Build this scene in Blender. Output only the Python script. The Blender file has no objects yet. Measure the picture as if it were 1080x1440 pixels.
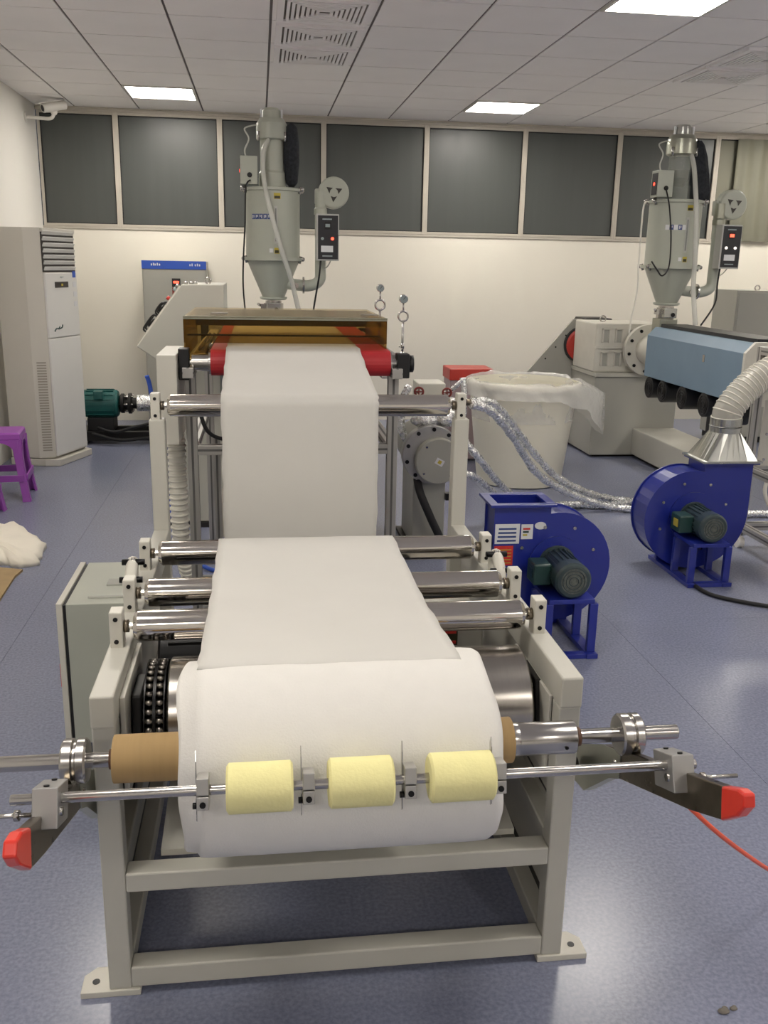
import bpy, math, random
from mathutils import Vector, Matrix
random.seed(7)
PI = math.pi
scene = bpy.context.scene
COL = scene.collection

# ------------------------------------------------------------------ camera
psi, th, rho = math.radians(7.75), math.radians(15.1), 0.02
F = Vector((math.sin(psi)*math.cos(th), math.cos(psi)*math.cos(th), -math.sin(th)))
R0 = Vector((math.cos(psi), -math.sin(psi), 0)); U0 = R0.cross(F)
RV = R0*math.cos(rho) + U0*math.sin(rho); UV = U0*math.cos(rho) - R0*math.sin(rho)
cam_d = bpy.data.cameras.new('camera'); cam = bpy.data.objects.new('camera', cam_d); COL.objects.link(cam)
cam.matrix_world = Matrix(((RV.x, UV.x, -F.x, 0), (RV.y, UV.y, -F.y, 0), (RV.z, UV.z, -F.z, 1.62), (0, 0, 0, 1)))
cam_d.sensor_fit = 'VERTICAL'; cam_d.sensor_height = 24.0; cam_d.sensor_width = 18.0
cam_d.lens = 24.0*1297/1440; cam_d.clip_start = 0.05
scene.camera = cam

# ------------------------------------------------------------------ world, exposure
w = bpy.data.worlds.new('night_outside'); scene.world = w; w.use_nodes = True
w.node_tree.nodes['Background'].inputs[0].default_value = (0.02, 0.024, 0.03, 1)
w.node_tree.nodes['Background'].inputs[1].default_value = 1.0
vs = scene.view_settings
vs.view_transform = 'Standard'; vs.look = 'None'; vs.gamma = 1.0; vs.use_curve_mapping = False
vs.exposure = 1.72
PANEL_STRENGTH = 11.0

# ------------------------------------------------------------------ materials
def lin(h):
    c = [int(h[i:i+2], 16)/255 for i in (0, 2, 4)]
    return [x/12.92 if x <= .04045 else ((x+.055)/1.055)**2.4 for x in c]
MATS = {}
def mat(name, h, rough=.5, metal=0., var=.05, vs=6., bump=0., bs=80., spec=.5, coat=0., stretch=None, rvar=0., emit=0., sub=0.):
    m = bpy.data.materials.new(name); m.use_nodes = True; MATS[name] = m
    n, l = m.node_tree.nodes, m.node_tree.links
    b = n['Principled BSDF']; c = lin(h)
    tc = n.new('ShaderNodeTexCoord'); mp = n.new('ShaderNodeMapping'); l.new(tc.outputs['Object'], mp.inputs[0])
    if stretch: mp.inputs['Scale'].default_value = stretch
    ns = n.new('ShaderNodeTexNoise'); ns.inputs['Scale'].default_value = vs; ns.inputs['Detail'].default_value = 5
    l.new(mp.outputs[0], ns.inputs['Vector'])
    mx = n.new('ShaderNodeMix'); mx.data_type = 'RGBA'
    mx.inputs[6].default_value = [max(0, x*(1-var*2)) for x in c]+[1]; mx.inputs[7].default_value = [min(1, x*(1+var*2)) for x in c]+[1]
    l.new(ns.outputs['Fac'], mx.inputs[0]); l.new(mx.outputs[2], b.inputs['Base Color'])
    b.inputs['Roughness'].default_value = rough; b.inputs['Metallic'].default_value = metal
    b.inputs['Specular IOR Level'].default_value = spec; b.inputs['Coat Weight'].default_value = coat
    if rvar:
        mr = n.new('ShaderNodeMapRange'); mr.inputs[3].default_value = max(.02, rough-rvar); mr.inputs[4].default_value = rough+rvar
        l.new(ns.outputs['Fac'], mr.inputs[0]); l.new(mr.outputs[0], b.inputs['Roughness'])
    if bump:
        n2 = n.new('ShaderNodeTexNoise'); n2.inputs['Scale'].default_value = bs; n2.inputs['Detail'].default_value = 3
        l.new(mp.outputs[0], n2.inputs['Vector'])
        bp = n.new('ShaderNodeBump'); bp.inputs['Strength'].default_value = bump; bp.inputs['Distance'].default_value = .01
        l.new(n2.outputs['Fac'], bp.inputs['Height']); l.new(bp.outputs[0], b.inputs['Normal'])
    if emit:
        b.inputs['Emission Color'].default_value = c+[1]; b.inputs['Emission Strength'].default_value = emit
    if sub:
        b.inputs['Subsurface Weight'].default_value = sub; b.inputs['Subsurface Radius'].default_value = (.02, .02, .015)
    return m
def clear(name, tint, body, fac, rough=.1, bump=0., bs=30.):
    m = mat(name, body, rough, var=.02, bump=bump, bs=bs)
    n, l = m.node_tree.nodes, m.node_tree.links
    t = n.new('ShaderNodeBsdfTransparent'); t.inputs[0].default_value = lin(tint)+[1]
    x = n.new('ShaderNodeMixShader'); x.inputs[0].default_value = fac
    l.new(t.outputs[0], x.inputs[1]); l.new(n['Principled BSDF'].outputs[0], x.inputs[2]); l.new(x.outputs[0], n['Material Output'].inputs[0])
    return m

mat('wall_paint', 'e6e1d4', .7, var=.03, vs=1.3, bump=.05, bs=40)
mat('side_wall_paint', 'e2dfd8', .7, var=.02, vs=1.3, bump=.04, bs=40)
mat('ceiling_tile', 'f5f2f1', .85, var=.02, vs=3, bump=.12, bs=220)
mat('seam_grey', '5a5d70', .6)
mat('ceiling_grid', '6a6463', .7)
mat('light_diffuser', 'fff8ee', .5, var=0, emit=PANEL_STRENGTH)
mat('window_film', '4a4d4b', .38, var=.06, vs=2, stretch=(6, 1, .3), rvar=.05)
mat('window_blind', '6e6d5e', .6, var=.05, vs=2)
mat('window_frame', 'b9b2a6', .5, var=.08, vs=4)
mat('cream_paint', 'b9b7ad', .42, var=.04, vs=5, bump=.03, bs=25)
mat('cream_paint_light', 'c9c6bb', .4, var=.04, vs=9)
mat('grey_paint', 'a5a49b', .45, var=.03, vs=4)
mat('dryer_paint', 'aaada1', .38, var=.03, vs=6)
mat('console_paint', 'b9b8ad', .45, var=.03, vs=4)
mat('dark_metal', '2b2a29', .45, metal=.6, var=.1)
mat('black_plastic', '141416', .45, var=.1)
mat('black_rubber', '19191b', .65, var=.15, vs=20, bump=.1)
mat('black_bolt', '0c0c0d', .35, metal=.4)
mat('mirror_steel', 'cfcac3', .1, metal=1., var=.02, vs=3, rvar=.03)
mat('steel', 'b9b6b2', .22, metal=1., var=.05, vs=14, rvar=.05)
mat('brushed_steel', 'aaa59e', .24, metal=1., var=.04, vs=4, stretch=(60, 1, 1), rvar=.03)
mat('raw_steel', '7d7466', .3, metal=1., var=.25, vs=22, rvar=.12)
mat('pale_steel', 'a3a497', .32, metal=.8, var=.1, vs=10, rvar=.1)
mat('slot_grey', '605f5d', .6)
mat('aluminium', 'b4b2ae', .36, metal=.65, var=.04, vs=10)
mat('matt_aluminium', 'a9a8a6', .45, metal=.8, var=.05, vs=16)
mat('galvanised', 'b9bab5', .24, metal=.95, var=.12, vs=9, rvar=.1)
mat('chain_steel', '8c8780', .28, metal=1., var=.2, vs=60)
mat('red_paint', 'b5342a', .4, var=.06, vs=14)
mat('red_belt', 'b0262c', .5, var=.05, vs=9)
mat('red_grip', 'd8301f', .3, var=.06, vs=20, coat=.3)
mat('white_fabric', 'dddbd6', .9, var=.015, vs=30, bump=.12, bs=260, spec=.2)
mat('kraft_board', 'ab8e60', .75, var=.05, vs=5, stretch=(20, 1, 1), bump=.03)
mat('yellow_foam', 'eae3a4', .8, var=.03, vs=30, bump=.1, bs=160)
mat('blue_enamel', '1d2a86', .3, var=.06, vs=5, coat=.4)
mat('motor_green', '2e3d40', .35, var=.08, vs=8, coat=.3)
mat('dark_green', '22403c', .4, var=.08, vs=8)
mat('teal_paint', '1c5a57', .4, var=.12, vs=10)
mat('fan_grille', '5c605a', .5, metal=.3, var=.5, vs=60)
mat('blue_cover', '70879a', .45, var=.05, vs=5)
mat('mauve_paint', '9c8a8c', .5)
mat('band_blue', '2f55b5', .45, var=.02)
mat('purple_plastic', '9b4fae', .35, var=.04, vs=5)
mat('air_white', 'd9d8d4', .35, var=.015, vs=4)
mat('air_side', 'c9c5bb', .45, var=.02, vs=4)
mat('air_dark', '37332f', .6)
mat('vent_backing', '78726a', .7)
mat('air_grille', '9a958a', .6)
mat('foil', 'f0f0ee', .27, metal=.85, var=.14, vs=60, bump=1., bs=48, rvar=.12)
mat('bin_plastic', 'dcd8c8', .5, var=.02, vs=4, sub=.15)
mat('hose_white', 'dad7cc', .5, var=.04)
mat('black_cloth', '23262b', .9, var=.5, vs=55, bump=.4, bs=60)
mat('panel_black', '1c1d22', .4)
mat('panel_grey', 'b4b4b0', .45)
mat('sticker_white', 'd5d6d8', .5)
mat('sticker_red', 'c8322c', .5, var=.15, vs=60)
mat('sticker_blue', '32457e', .5)
mat('sticker_yellow', 'b8a63c', .5)
mat('sticker_dark', '3a3620', .5)
mat('lamp_red', 'ff3a28', .3, emit=2.)
mat('lamp_white', 'f2e8de', .3, emit=.4)
mat('paper', 'e6e0d2', .85, var=.04, vs=6, bump=.3, bs=14)
mat('debris_grey', '6a655e', .8, var=.15, vs=40)
mat('cardboard', 'a48c66', .85, var=.12, vs=14)
mat('orange_hose', 'ee5a30', .4)
mat('white_plastic', 'e2dfd8', .4)
mat('brown_wood', '5b3f2d', .6, var=.1)
mat('dial_face', '8f9b9c', .4)
mat('valve_red', '7c2f2a', .5)
clear('acrylic_brown', 'dcc794', '4a3f28', .2, .06)
mat('hood_dark', '4b412c', .35, var=.08)
clear('acrylic_top', 'fbf6ea', 'c2b69c', .3, .2)
clear('film_clear', 'ffffff', 'f0eee8', .40, .12, bump=1., bs=20)
clear('hose_clear', 'f8f7f2', 'e2dfd6', .45, .2)
clear('tube_clear', 'ffffff', 'd8d8d0', .6, .15)
clear('glass_clear', 'eef0ee', 'a8aca6', .4, .08)

clear('web_fabric', 'ffffff', 'd2d0ca', .9, .9)
def floor_material():
    m = mat('vinyl', '7f8499', .34, var=.03, vs=2.2)
    n, l = m.node_tree.nodes, m.node_tree.links; b = n['Principled BSDF']
    tc = n.new('ShaderNodeTexCoord')
    sp = n.new('ShaderNodeTexNoise'); sp.inputs['Scale'].default_value = 95; sp.inputs['Detail'].default_value = 4
    l.new(tc.outputs['Object'], sp.inputs['Vector'])
    rp = n.new('ShaderNodeValToRGB'); rp.color_ramp.elements[0].position = .34; rp.color_ramp.elements[1].position = .68
    rp.color_ramp.elements[0].color = (.80, .80, .82, 1); rp.color_ramp.elements[1].color = (1.1, 1.1, 1.09, 1)
    l.new(sp.outputs['Fac'], rp.inputs[0])
    old = b.inputs['Base Color'].links[0].from_socket
    mu = n.new('ShaderNodeMix'); mu.data_type = 'RGBA'; mu.blend_type = 'MULTIPLY'; mu.inputs[0].default_value = 1
    l.new(old, mu.inputs[6]); l.new(rp.outputs[0], mu.inputs[7]); l.new(mu.outputs[2], b.inputs['Base Color'])
    n2 = n.new('ShaderNodeTexNoise'); n2.inputs['Scale'].default_value = 1.6; l.new(tc.outputs['Object'], n2.inputs['Vector'])
    mr = n.new('ShaderNodeMapRange'); mr.inputs[3].default_value = .22; mr.inputs[4].default_value = .28
    l.new(n2.outputs['Fac'], mr.inputs[0]); l.new(mr.outputs[0], b.inputs['Roughness'])
floor_material()

# ------------------------------------------------------------------ mesh helpers
def spline(pts, k=6):
    P = [Vector(p) for p in pts]
    if len(P) < 3: return P
    out = []
    for i in range(len(P)-1):
        a, b, c, d = P[max(i-1, 0)], P[i], P[i+1], P[min(i+2, len(P)-1)]
        for j in range(k):
            t = j/k
            out.append(.5*((2*b)+(c-a)*t+(2*a-5*b+4*c-d)*t*t+(3*b-a-3*c+d)*t**3))
    return out+[P[-1]]
def basis(d):
    d = d.normalized(); a = Vector((0, 0, 1)) if abs(d.z) < .9 else Vector((1, 0, 0))
    u = d.cross(a).normalized(); return u, d.cross(u).normalized()
class MB:
    def __init__(s, M=None): s.v = []; s.f = []; s.sm = []; s.M = M
    def add(s, vs, fs, sm=False):
        o = len(s.v)
        s.v += [tuple(s.M @ Vector(p)) if s.M else tuple(p) for p in vs]
        for i, f in enumerate(fs):
            s.f.append([o+k for k in f]); s.sm.append(sm[i] if isinstance(sm, list) else sm)
        return s
    def box(s, x0, x1, y0, y1, z0, z1):
        return s.add([(x, y, z) for z in (z0, z1) for y in (y0, y1) for x in (x0, x1)],
                     [(0, 2, 3, 1), (4, 5, 7, 6), (0, 1, 5, 4), (2, 6, 7, 3), (0, 4, 6, 2), (1, 3, 7, 5)])
    def prism(s, poly, axis, lo, hi):
        n = len(poly); f = {'x': lambda a, b, h: (h, a, b), 'y': lambda a, b, h: (a, h, b), 'z': lambda a, b, h: (a, b, h)}[axis]
        A = sum(poly[i][0]*poly[(i+1) % n][1]-poly[(i+1) % n][0]*poly[i][1] for i in range(n))
        if (A < 0) != (axis == 'y'): poly = poly[::-1]
        vs = [f(a, b, lo) for a, b in poly]+[f(a, b, hi) for a, b in poly]
        return s.add(vs, [tuple(range(n-1, -1, -1)), tuple(range(n, 2*n))]+[(i, (i+1) % n, n+(i+1) % n, n+i) for i in range(n)])
    def rings(s, rs, caps=True, closed=False, sm=True):
        n = len(rs[0]); vs = [p for r in rs for p in r]; fs = []; fl = []
        m = len(rs)
        for i in range(m if closed else m-1):
            j = (i+1) % m
            for k in range(n):
                fs.append((i*n+k, i*n+(k+1) % n, j*n+(k+1) % n, j*n+k)); fl.append(sm)
        if caps and not closed:
            fs += [tuple(range(n-1, -1, -1)), tuple(range((m-1)*n, m*n))]; fl += [False, False]
        return s.add(vs, fs, fl)
    def cyl(s, p0, p1, r0, r1=None, n=20, caps=True):
        p0, p1 = Vector(p0), Vector(p1); r1 = r0 if r1 is None else r1; u, v = basis(p1-p0)
        return s.rings([[p+(u*math.cos(2*PI*k/n)+v*math.sin(2*PI*k/n))*r for k in range(n)] for p, r in ((p0, r0), (p1, r1))], caps)
    def lathe(s, prof, org, axis=(0, 0, 1), n=28, caps=True, sharp=True):
        org = Vector(org); ax = Vector(axis).normalized(); u, v = basis(ax)
        ring = lambda r, h: [org+ax*h+(u*math.cos(2*PI*k/n)+v*math.sin(2*PI*k/n))*max(r, 1e-4) for k in range(n)]
        if not sharp: return s.rings([ring(r, h) for r, h in prof], caps)
        for i in range(len(prof)-1):
            s.rings([ring(*prof[i]), ring(*prof[i+1])], False)
        if caps:
            s.add(ring(*prof[0]), [tuple(range(n-1, -1, -1))]); s.add(ring(*prof[-1]), [tuple(range(n))])
        return s
    def tube(s, pts, r, n=8, k=6, caps=True, rad=None):
        P = spline(pts, k); rs = []; u = None
        for i, p in enumerate(P):
            d = (P[min(i+1, len(P)-1)]-P[max(i-1, 0)]).normalized()
            if u is None: u, v = basis(d)
            else:
                u = (u-d*u.dot(d)).normalized(); v = d.cross(u).normalized()
            rr = rad(i/(len(P)-1)) if rad else r
            rs.append([p+(u*math.cos(2*PI*j/n)+v*math.sin(2*PI*j/n))*rr for j in range(n)])
        return s.rings(rs, caps)
    def torus(s, c, axis, R, r, n=24, m=8):
        c = Vector(c); ax = Vector(axis).normalized(); u, v = basis(ax)
        rs = []
        for k in range(n):
            e = u*math.cos(2*PI*k/n)+v*math.sin(2*PI*k/n)
            rs.append([c+e*(R+r*math.cos(2*PI*j/m))+ax*r*math.sin(2*PI*j/m) for j in range(m)])
        return s.rings(rs, False, True)
    def ball(s, c, r, n=12, m=8, sc=(1, 1, 1)):
        c = Vector(c); rs = []
        for i in range(1, m):
            a = PI*i/m
            rs.append([c+Vector((math.sin(a)*math.cos(2*PI*k/n)*r*sc[0], math.sin(a)*math.sin(2*PI*k/n)*r*sc[1], -math.cos(a)*r*sc[2])) for k in range(n)])
        return s.rings(rs, True)
    def frame(s, x0, x1, z0, z1, y0, y1, t):      # a picture frame in the xz plane
        s.box(x0, x0+t, y0, y1, z0, z1); s.box(x1-t, x1, y0, y1, z0, z1)
        s.box(x0+t, x1-t, y0, y1, z0, z0+t); return s.box(x0+t, x1-t, y0, y1, z1-t, z1)
    def build(s, name, m, parent=None, bev=0., label=None, kind=None, origin=None):
        me = bpy.data.meshes.new(name); off = Vector((0, 0, 0))
        if parent is not None:
            r = parent
            while r.parent: r = r.parent
            if r.name in WORLD: off = WORLD[r.name]
        if origin is not None: off = Vector(origin)
        me.from_pydata([(x-off.x, y-off.y, z-off.z) for x, y, z in s.v], [], s.f)
        me.polygons.foreach_set('use_smooth', s.sm); me.materials.append(MATS[m]); me.update()
        o = bpy.data.objects.new(name, me); COL.objects.link(o)
        if parent is not None: o.parent = parent
        elif origin is not None: o.location = off
        if bev:
            b = o.modifiers.new('bevel', 'BEVEL'); b.width = bev; b.segments = 2; b.limit_method = 'ANGLE'; b.angle_limit = math.radians(50)
        if label: o['label'] = label
        if kind: o['kind'] = kind
        return o
WORLD = {}
def thing(name, label, cat, loc=(0, 0, 0), rz=0., group=None, world=False):
    o = bpy.data.objects.new(name, None); COL.objects.link(o); o.empty_display_size = .1
    o.location = loc; o.rotation_euler = (0, 0, rz); o['label'] = label; o['category'] = cat
    if group: o['group'] = group
    if world: WORLD[o.name] = Vector(loc)
    return o
def tag(o, label, cat, group=None):
    o['label'] = label; o['category'] = cat
    if group: o['group'] = group
    return o
def dup(o, parent=None, loc=None):
    c = o.copy(); COL.objects.link(c); c.parent = parent if parent else o.parent
    if loc is not None: c.location = loc
    return c
def box(x0, x1, y0, y1, z0, z1): return MB().box(x0, x1, y0, y1, z0, z1)
def cyl(p0, p1, r, r1=None, n=20): return MB().cyl(p0, p1, r, r1, n)
def bolts(name, pts, axis, r, h, m, parent, n=8):
    a = Vector(axis)*h; first = None
    for p in pts: cyl(p, Vector(p)+a, r, n=n).build(name, m, parent)

# ------------------------------------------------------------------ the room
XL, XR, YB, YF, ZC = -2.07, 6.2, -3.6, 9.72, 3.0
fl = box(XL-.2, XR+.2, YB-.2, YF+.2, -.12, -.006).build('floor', 'seam_grey', kind='structure')
seam_x = [XL, -1.08, 1.62, 3.62, 5.62, XR]; seams_y = [[6.2, 2.4], [5.73, 6.62], [3.9, 7.6], [5.2, .4], [4.4]]
for i in range(5):
    ys = [YB]+sorted(seams_y[i])+[YF]
    for a, b in zip(ys, ys[1:]):
        g = .0007
        box(seam_x[i]+g, seam_x[i+1]-g, a+g, b-g, -.006, 0).build('vinyl_sheet', 'vinyl', fl)
box(XL-.15, XL, YB, YF, 0, ZC).build('wall_left', 'side_wall_paint', kind='structure')
box(XR, XR+.15, YB, YF, 0, ZC).build('wall_right', 'side_wall_paint', kind='structure')
box(XL, XR, YB-.15, YB, 0, ZC).build('wall_front', 'side_wall_paint', kind='structure')
ZS, ZH = 1.91, 2.955
wb = MB().box(XL, XR, YF, YF+.15, 0, ZS).box(XL, XR, YF, YF+.15, ZH, ZC).box(5.75, XR, YF, YF+.15, ZS, ZH)
wb.build('wall_back', 'wall_paint', kind='structure')
box(XL, 5.75, YF-.012, YF+.06, ZS-.02, ZS).build('trim_1', 'window_frame', kind='structure')
box(XL, 5.75, YF-.02, YF+.06, ZH, ZH+.025).build('trim_2', 'window_frame', kind='structure')
mull = [-2.06, -1.34, -.36, .65, 1.68, 2.69, 3.69, 4.75, 5.75]
for i in range(8):
    a, b = mull[i], mull[i+1]
    wn = MB().frame(a, b, ZS, ZH, YF-.015, YF+.05, .026).build('window_%d' % (i+1), 'window_frame', bev=.003, kind='structure')
    box(a+.026, b-.026, YF+.012, YF+.024, ZS+.026, ZH-.026).build('pane', 'window_blind' if i == 7 else 'window_film', wn)
    MB().frame(a+.026, b-.026, ZS+.026, ZH-.026, YF+.0, YF+.012, .008).build('seal', 'black_rubber', wn)
cb = MB(); cv = []
for k in range(60):
    x = 4.95+k*.0132; d_ = .010*math.sin(k*.55)
    cv += [(x, YF-.045+d_, ZS+.01), (x, YF-.045+d_, ZH-.02), (x, YF-.037+d_, ZS+.01), (x, YF-.037+d_, ZH-.02)]
cb.add(cv, [f_ for k in range(59) for f_ in ((4*k, 4*k+4, 4*k+5, 4*k+1), (4*k+2, 4*k+3, 4*k+7, 4*k+6))], True)
tag(cb.build('curtain', 'window_blind', origin=(5.3, YF-.05, ZS-.02)), 'pale pleated curtain hanging before the rightmost window', 'curtain')

# ceiling: grid backing, tiles, light panels, diffusers
ce = box(XL, XR, YB, YF, ZC+.004, ZC+.1).build('ceiling', 'ceiling_grid', kind='structure')
GX, GY = -1.11, .07
lights = {(i, j) for i in (0, 5, 10) for j in (14, 8, 2, -4)}
vents = {(2, 9), (2, 10), (2, 11), (7, 10), (7, 11)}
tile0 = None; rest = MB()
for i in range(-2, 13):
    for j in range(-7, 17):
        if (i, j) in lights: continue
        x0, y0 = GX+.6*i, GY+.6*j
        x1, y1 = min(x0+.592, XR), min(y0+.594, YF); xa, ya = max(x0+.008, XL), max(y0+.006, YB)
        if x1-xa < .02 or y1-ya < .02: continue
        if j < 5: rest.box(xa, x1, ya, y1, ZC-.004, ZC+.004); continue
        full = abs(x1-xa-.584) < 1e-4 and abs(y1-ya-.588) < 1e-4
        if full:
            cx, cy = (xa+x1)/2, (ya+y1)/2
            if tile0 is None:
                tile0 = box(-.292, .292, -.294, .294, -.004, .004).build('ceiling_tile', 'ceiling_tile', ce); tile0.location = (cx, cy, ZC)
            else: dup(tile0, ce, (cx, cy, ZC))
        else: box(xa, x1, ya, y1, ZC-.004, ZC+.004).build('ceiling_tile', 'ceiling_tile', ce)
rest.build('distant_tiles', 'ceiling_tile', ce, kind='stuff')
lname = {(0, 14): 'lit square ceiling panel at upper left near the window wall', (5, 14): 'lit square ceiling panel at centre right near the window wall',
         (5, 8): 'large lit square ceiling panel cut by the top edge at right'}
for (i, j) in sorted(lights):
    x0, y0 = GX+.6*i, GY+.6*j
    t = thing('ceiling_light', lname.get((i, j), 'lit square ceiling panel above the %s, %s' % ({0: 'left wall side', 5: 'middle of the room', 10: 'right wall side'}[i], {14: 'next to the windows', 8: 'over the machine line', 2: 'over the winder', -4: 'behind the viewer'}[j])), 'ceiling light', (x0+.3, y0+.3, ZC-.012), group='square ceiling light panels')
    MB().box(-.292, .292, -.292, -.272, 0, .016).box(-.292, .292, .272, .292, 0, .016).box(-.292, -.272, -.272, .272, 0, .016).box(.272, .292, -.272, .272, 0, .016).build('light_frame', 'white_plastic', t)
    box(-.272, .272, -.272, .272, .002, .012).build('diffuser', 'light_diffuser', t)
vname = {(2, 9): 'square louvred air vent at the top edge above the winder', (2, 10): 'square louvred air vent, middle of three in one ceiling column',
         (2, 11): 'square louvred air vent of three, nearest to the window wall', (7, 10): 'square louvred air vent at upper right cut by the frame',
         (7, 11): 'square louvred air vent at right above the second dryer'}
for (i, j) in sorted(vents):
    x0, y0 = GX+.6*i, GY+.6*j
    t = thing('air_vent', vname[(i, j)], 'air vent', (x0+.3, y0+.3, ZC-.02), group='ceiling air vents')
    box(-.24, .24, -.24, .24, .008, .016).build('backing', 'vent_backing', t)
    def ring(o, wd, za, zb, m):
        MB().box(-o, o, -o, -o+wd, za, zb).box(-o, o, o-wd, o, za, zb).box(-o, -o+wd, -o+wd, o-wd, za, zb).box(o-wd, o, -o+wd, o-wd, za, zb).build(m, 'ceiling_tile', t)
    ring(.268, .04, -.002, .016, 'rim')
    for k in range(7): ring(.215-.028*k, .017, -.004, .006, 'louvre')

# ------------------------------------------------------------------ winding machine
W = thing('winding_machine', 'cream steel winding machine with chrome rollers in the foreground', 'winder', (.17, 2.4, 0), world=True)
fr = 'cream_paint'
LX0, LX1, RX0, RX1 = -.362, -.312, .648, .698
for x0, x1 in ((LX0, LX1), (RX0, RX1)):
    box(x0, x1, 1.80, 1.85, .015, .672).build('leg', fr, W, .004)
    box(x0, x1, 1.795, 3.03, .672, .745).build('top_rail', fr, W, .004)
    box(x0, x1, 1.85, 3.03, .02, .07).build('bottom_rail', fr, W, .004)
    box(x0, x1, 1.85, 3.03, .29, .335).build('side_rail', fr, W, .004)
    box(x0, x1, 3.03, 3.085, .0, 1.115).build('post', fr, W, .004)
    xo = x0+.004 if x0 < 0 else x1-.009
    box(xo, xo+.005, 1.852, 3.028, .365, .67).build('side_panel', fr, W)
    box(xo, xo+.005, 1.852, 3.028, .095, .355).build('side_panel', fr, W)
    box(xo+(.001 if x0 < 0 else .001), xo+.003, 1.852, 3.028, .07, .67).build('panel_seam', 'dark_metal', W)
for y0 in (1.80, 3.03):
    box(LX1, RX0, y0, y0+.05, .268, .315).build('cross_bar', fr, W, .004)
    box(LX1, RX0, y0, y0+.05, .018, .07).build('cross_bar', fr, W, .004)
for xa, xb, s in ((-.425, LX1+.02, -1), (RX0-.01, .762, 1)):
    fp = MB()
    o = xa if s < 0 else xb; i = xb if s < 0 else xa
    fp.prism([(i, 1.795), (o, 1.795), (o, 1.85), (o-s*.025, 1.875), (i, 1.875)], 'z', 0, .016)
    p = fp.build('foot_plate', 'cream_paint_light', W, .002)
    cyl((o-s*.03, 1.828, .013), (o-s*.03, 1.828, .0175), .0085, n=14).build('bolt_hole', 'black_bolt', p)
# guide rollers with their end brackets
rolls = [(2.07, .79), (2.295, .79), (2.63, .79), (3.06, 1.158)]
RR = .0365
for y, z in rolls:
    g = MB().lathe([(.008, -.345), (.008, -.302), (RR-.008, -.302), (RR, -.292), (RR, .622), (RR-.008, .632), (.008, .632), (.008, .68)], (0, y, z), (1, 0, 0), 36).build('guide_roller', 'mirror_steel', W)
    for x, s in ((-.348, -1), (.664, 1)):
        b = box(x-.008, x+.022, y-.022, y+.022, z-.052, z+.042).build('roller_bracket', 'cream_paint_light', W, .003)
        for dz in (-.03, .025): cyl((x+.007, y-.021, z+dz), (x+.007, y-.0245, z+dz), .0055, n=10).build('bolt', 'black_bolt', b)
        cyl((x+.022 if s < 0 else x-.008, y, z), (x+.034 if s < 0 else x-.022, y, z), .015).build('roller_bearing', 'raw_steel', b)
# tension brackets between the second and third rollers
for x, s in ((-.352, -1), (.662, 1)):
    b = MB().tube([(x, 2.39, .745), (x-.002, 2.40, .79), (x+.004*s, 2.47, .815), (x+.012*s, 2.53, .785), (x+.012*s, 2.535, .745)], .016, 10).build('tension_bracket', 'cream_paint_light', W)
    for yy, zz in ((2.41, .79), (2.47, .82)):
        cyl((x-.03, yy-.012, zz), (x+.03, yy-.012, zz), .0085, n=10).build('clamp_screw', 'black_bolt', b)
        cyl((x-.006, yy-.012, zz), (x+.006, yy-.012, zz), .013, n=6).build('clamp_nut', 'steel', b)
# big driven drum, chain, bearings
DY, DZ, DR = 2.0, .598, .13
MB().lathe([(.02, -.30), (.02, -.217), (DR-.004, -.217), (DR, -.213), (DR, .611), (DR-.004, .615), (.02, .615), (.02, .65)], (0, DY, DZ), (1, 0, 0), 64).build('drum', 'brushed_steel', W)
sp = cyl((-.266, DY, DZ), (-.222, DY, DZ), .108, n=40).build('sprocket', 'black_bolt', W)
ch = MB(); chd = MB(); N = 38
for row in (-.256, -.233):
    for k in range(N):
        a = 2*PI*k/N; e = Vector((0, math.cos(a), math.sin(a))); p = Vector((row, DY, DZ))+e*.119
        ch.cyl(p-Vector((.0078, 0, 0)), p+Vector((.0078, 0, 0)), .0072, n=8)
    for dx in (-.0098, .0098):
        chd.lathe([(.108, -.0015), (.126, -.0015), (.126, .0015), (.108, .0015)], (row+dx, DY, DZ), (1, 0, 0), 48)
ch.build('chain_rollers', 'chain_steel', W, kind='stuff'); chd.build('chain_plates', 'black_bolt', W)
for x0, x1, sx in ((-.300, -.276, -1), (.634, .650, 1)):
    b = MB().prism([(DY-.085, DZ-.035), (DY-.05, DZ-.08), (DY+.05, DZ-.08), (DY+.085, DZ-.03), (DY+.06, DZ+.075), (DY-.06, DZ+.075)], 'x', x0, x1).build('bearing_flange', 'dark_metal', W, .004)
    cyl((x0-.012 if sx > 0 else x1, DY, DZ), (x0 if sx > 0 else x1+.006, DY, DZ), .055, .055, 24).build('bearing_housing', 'black_plastic', b)
    for dy, dz in ((-.06, -.04), (.06, -.04), (-.045, .055), (.045, .055)):
        cyl((x0-.008 if sx > 0 else x1, DY+dy, DZ+dz), (x0 if sx > 0 else x1+.008, DY+dy, DZ+dz), .009, n=6).build('bolt', 'steel', b)
box(LX1, LX1+.012, 1.86, 2.16, .47, .71).build('bearing_plate', 'cream_paint_light', W, .002)
box(RX0-.004, RX0+.004, 1.86, 2.16, .47, .672).build('bearing_plate', 'cream_paint_light', W, .002)
box(LX1, RX0, 2.18, 2.22, .43, .50).build('cross_bar', fr, W, .004)
MB().prism([(1.86, .315), (2.2, .36), (2.2, .37), (1.86, .33)], 'x', -.24, .58).build('drip_tray', fr, W)
dm = MB().lathe([(.05, -.28), (.085, -.27), (.085, -.06), (.07, -.04), (.07, .02)], (0, 2.35, .60), (1, 0, 0), 24).build('drive_motor', 'black_plastic', W)
for k in range(10):
    a = 2*PI*k/10
    box(-.25, -.07, 2.35+.083*math.cos(a)-.003, 2.35+.083*math.cos(a)+.003, .6+.083*math.sin(a)-.006, .6+.083*math.sin(a)+.006).build('cooling_fin', 'dark_metal', dm)
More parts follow.
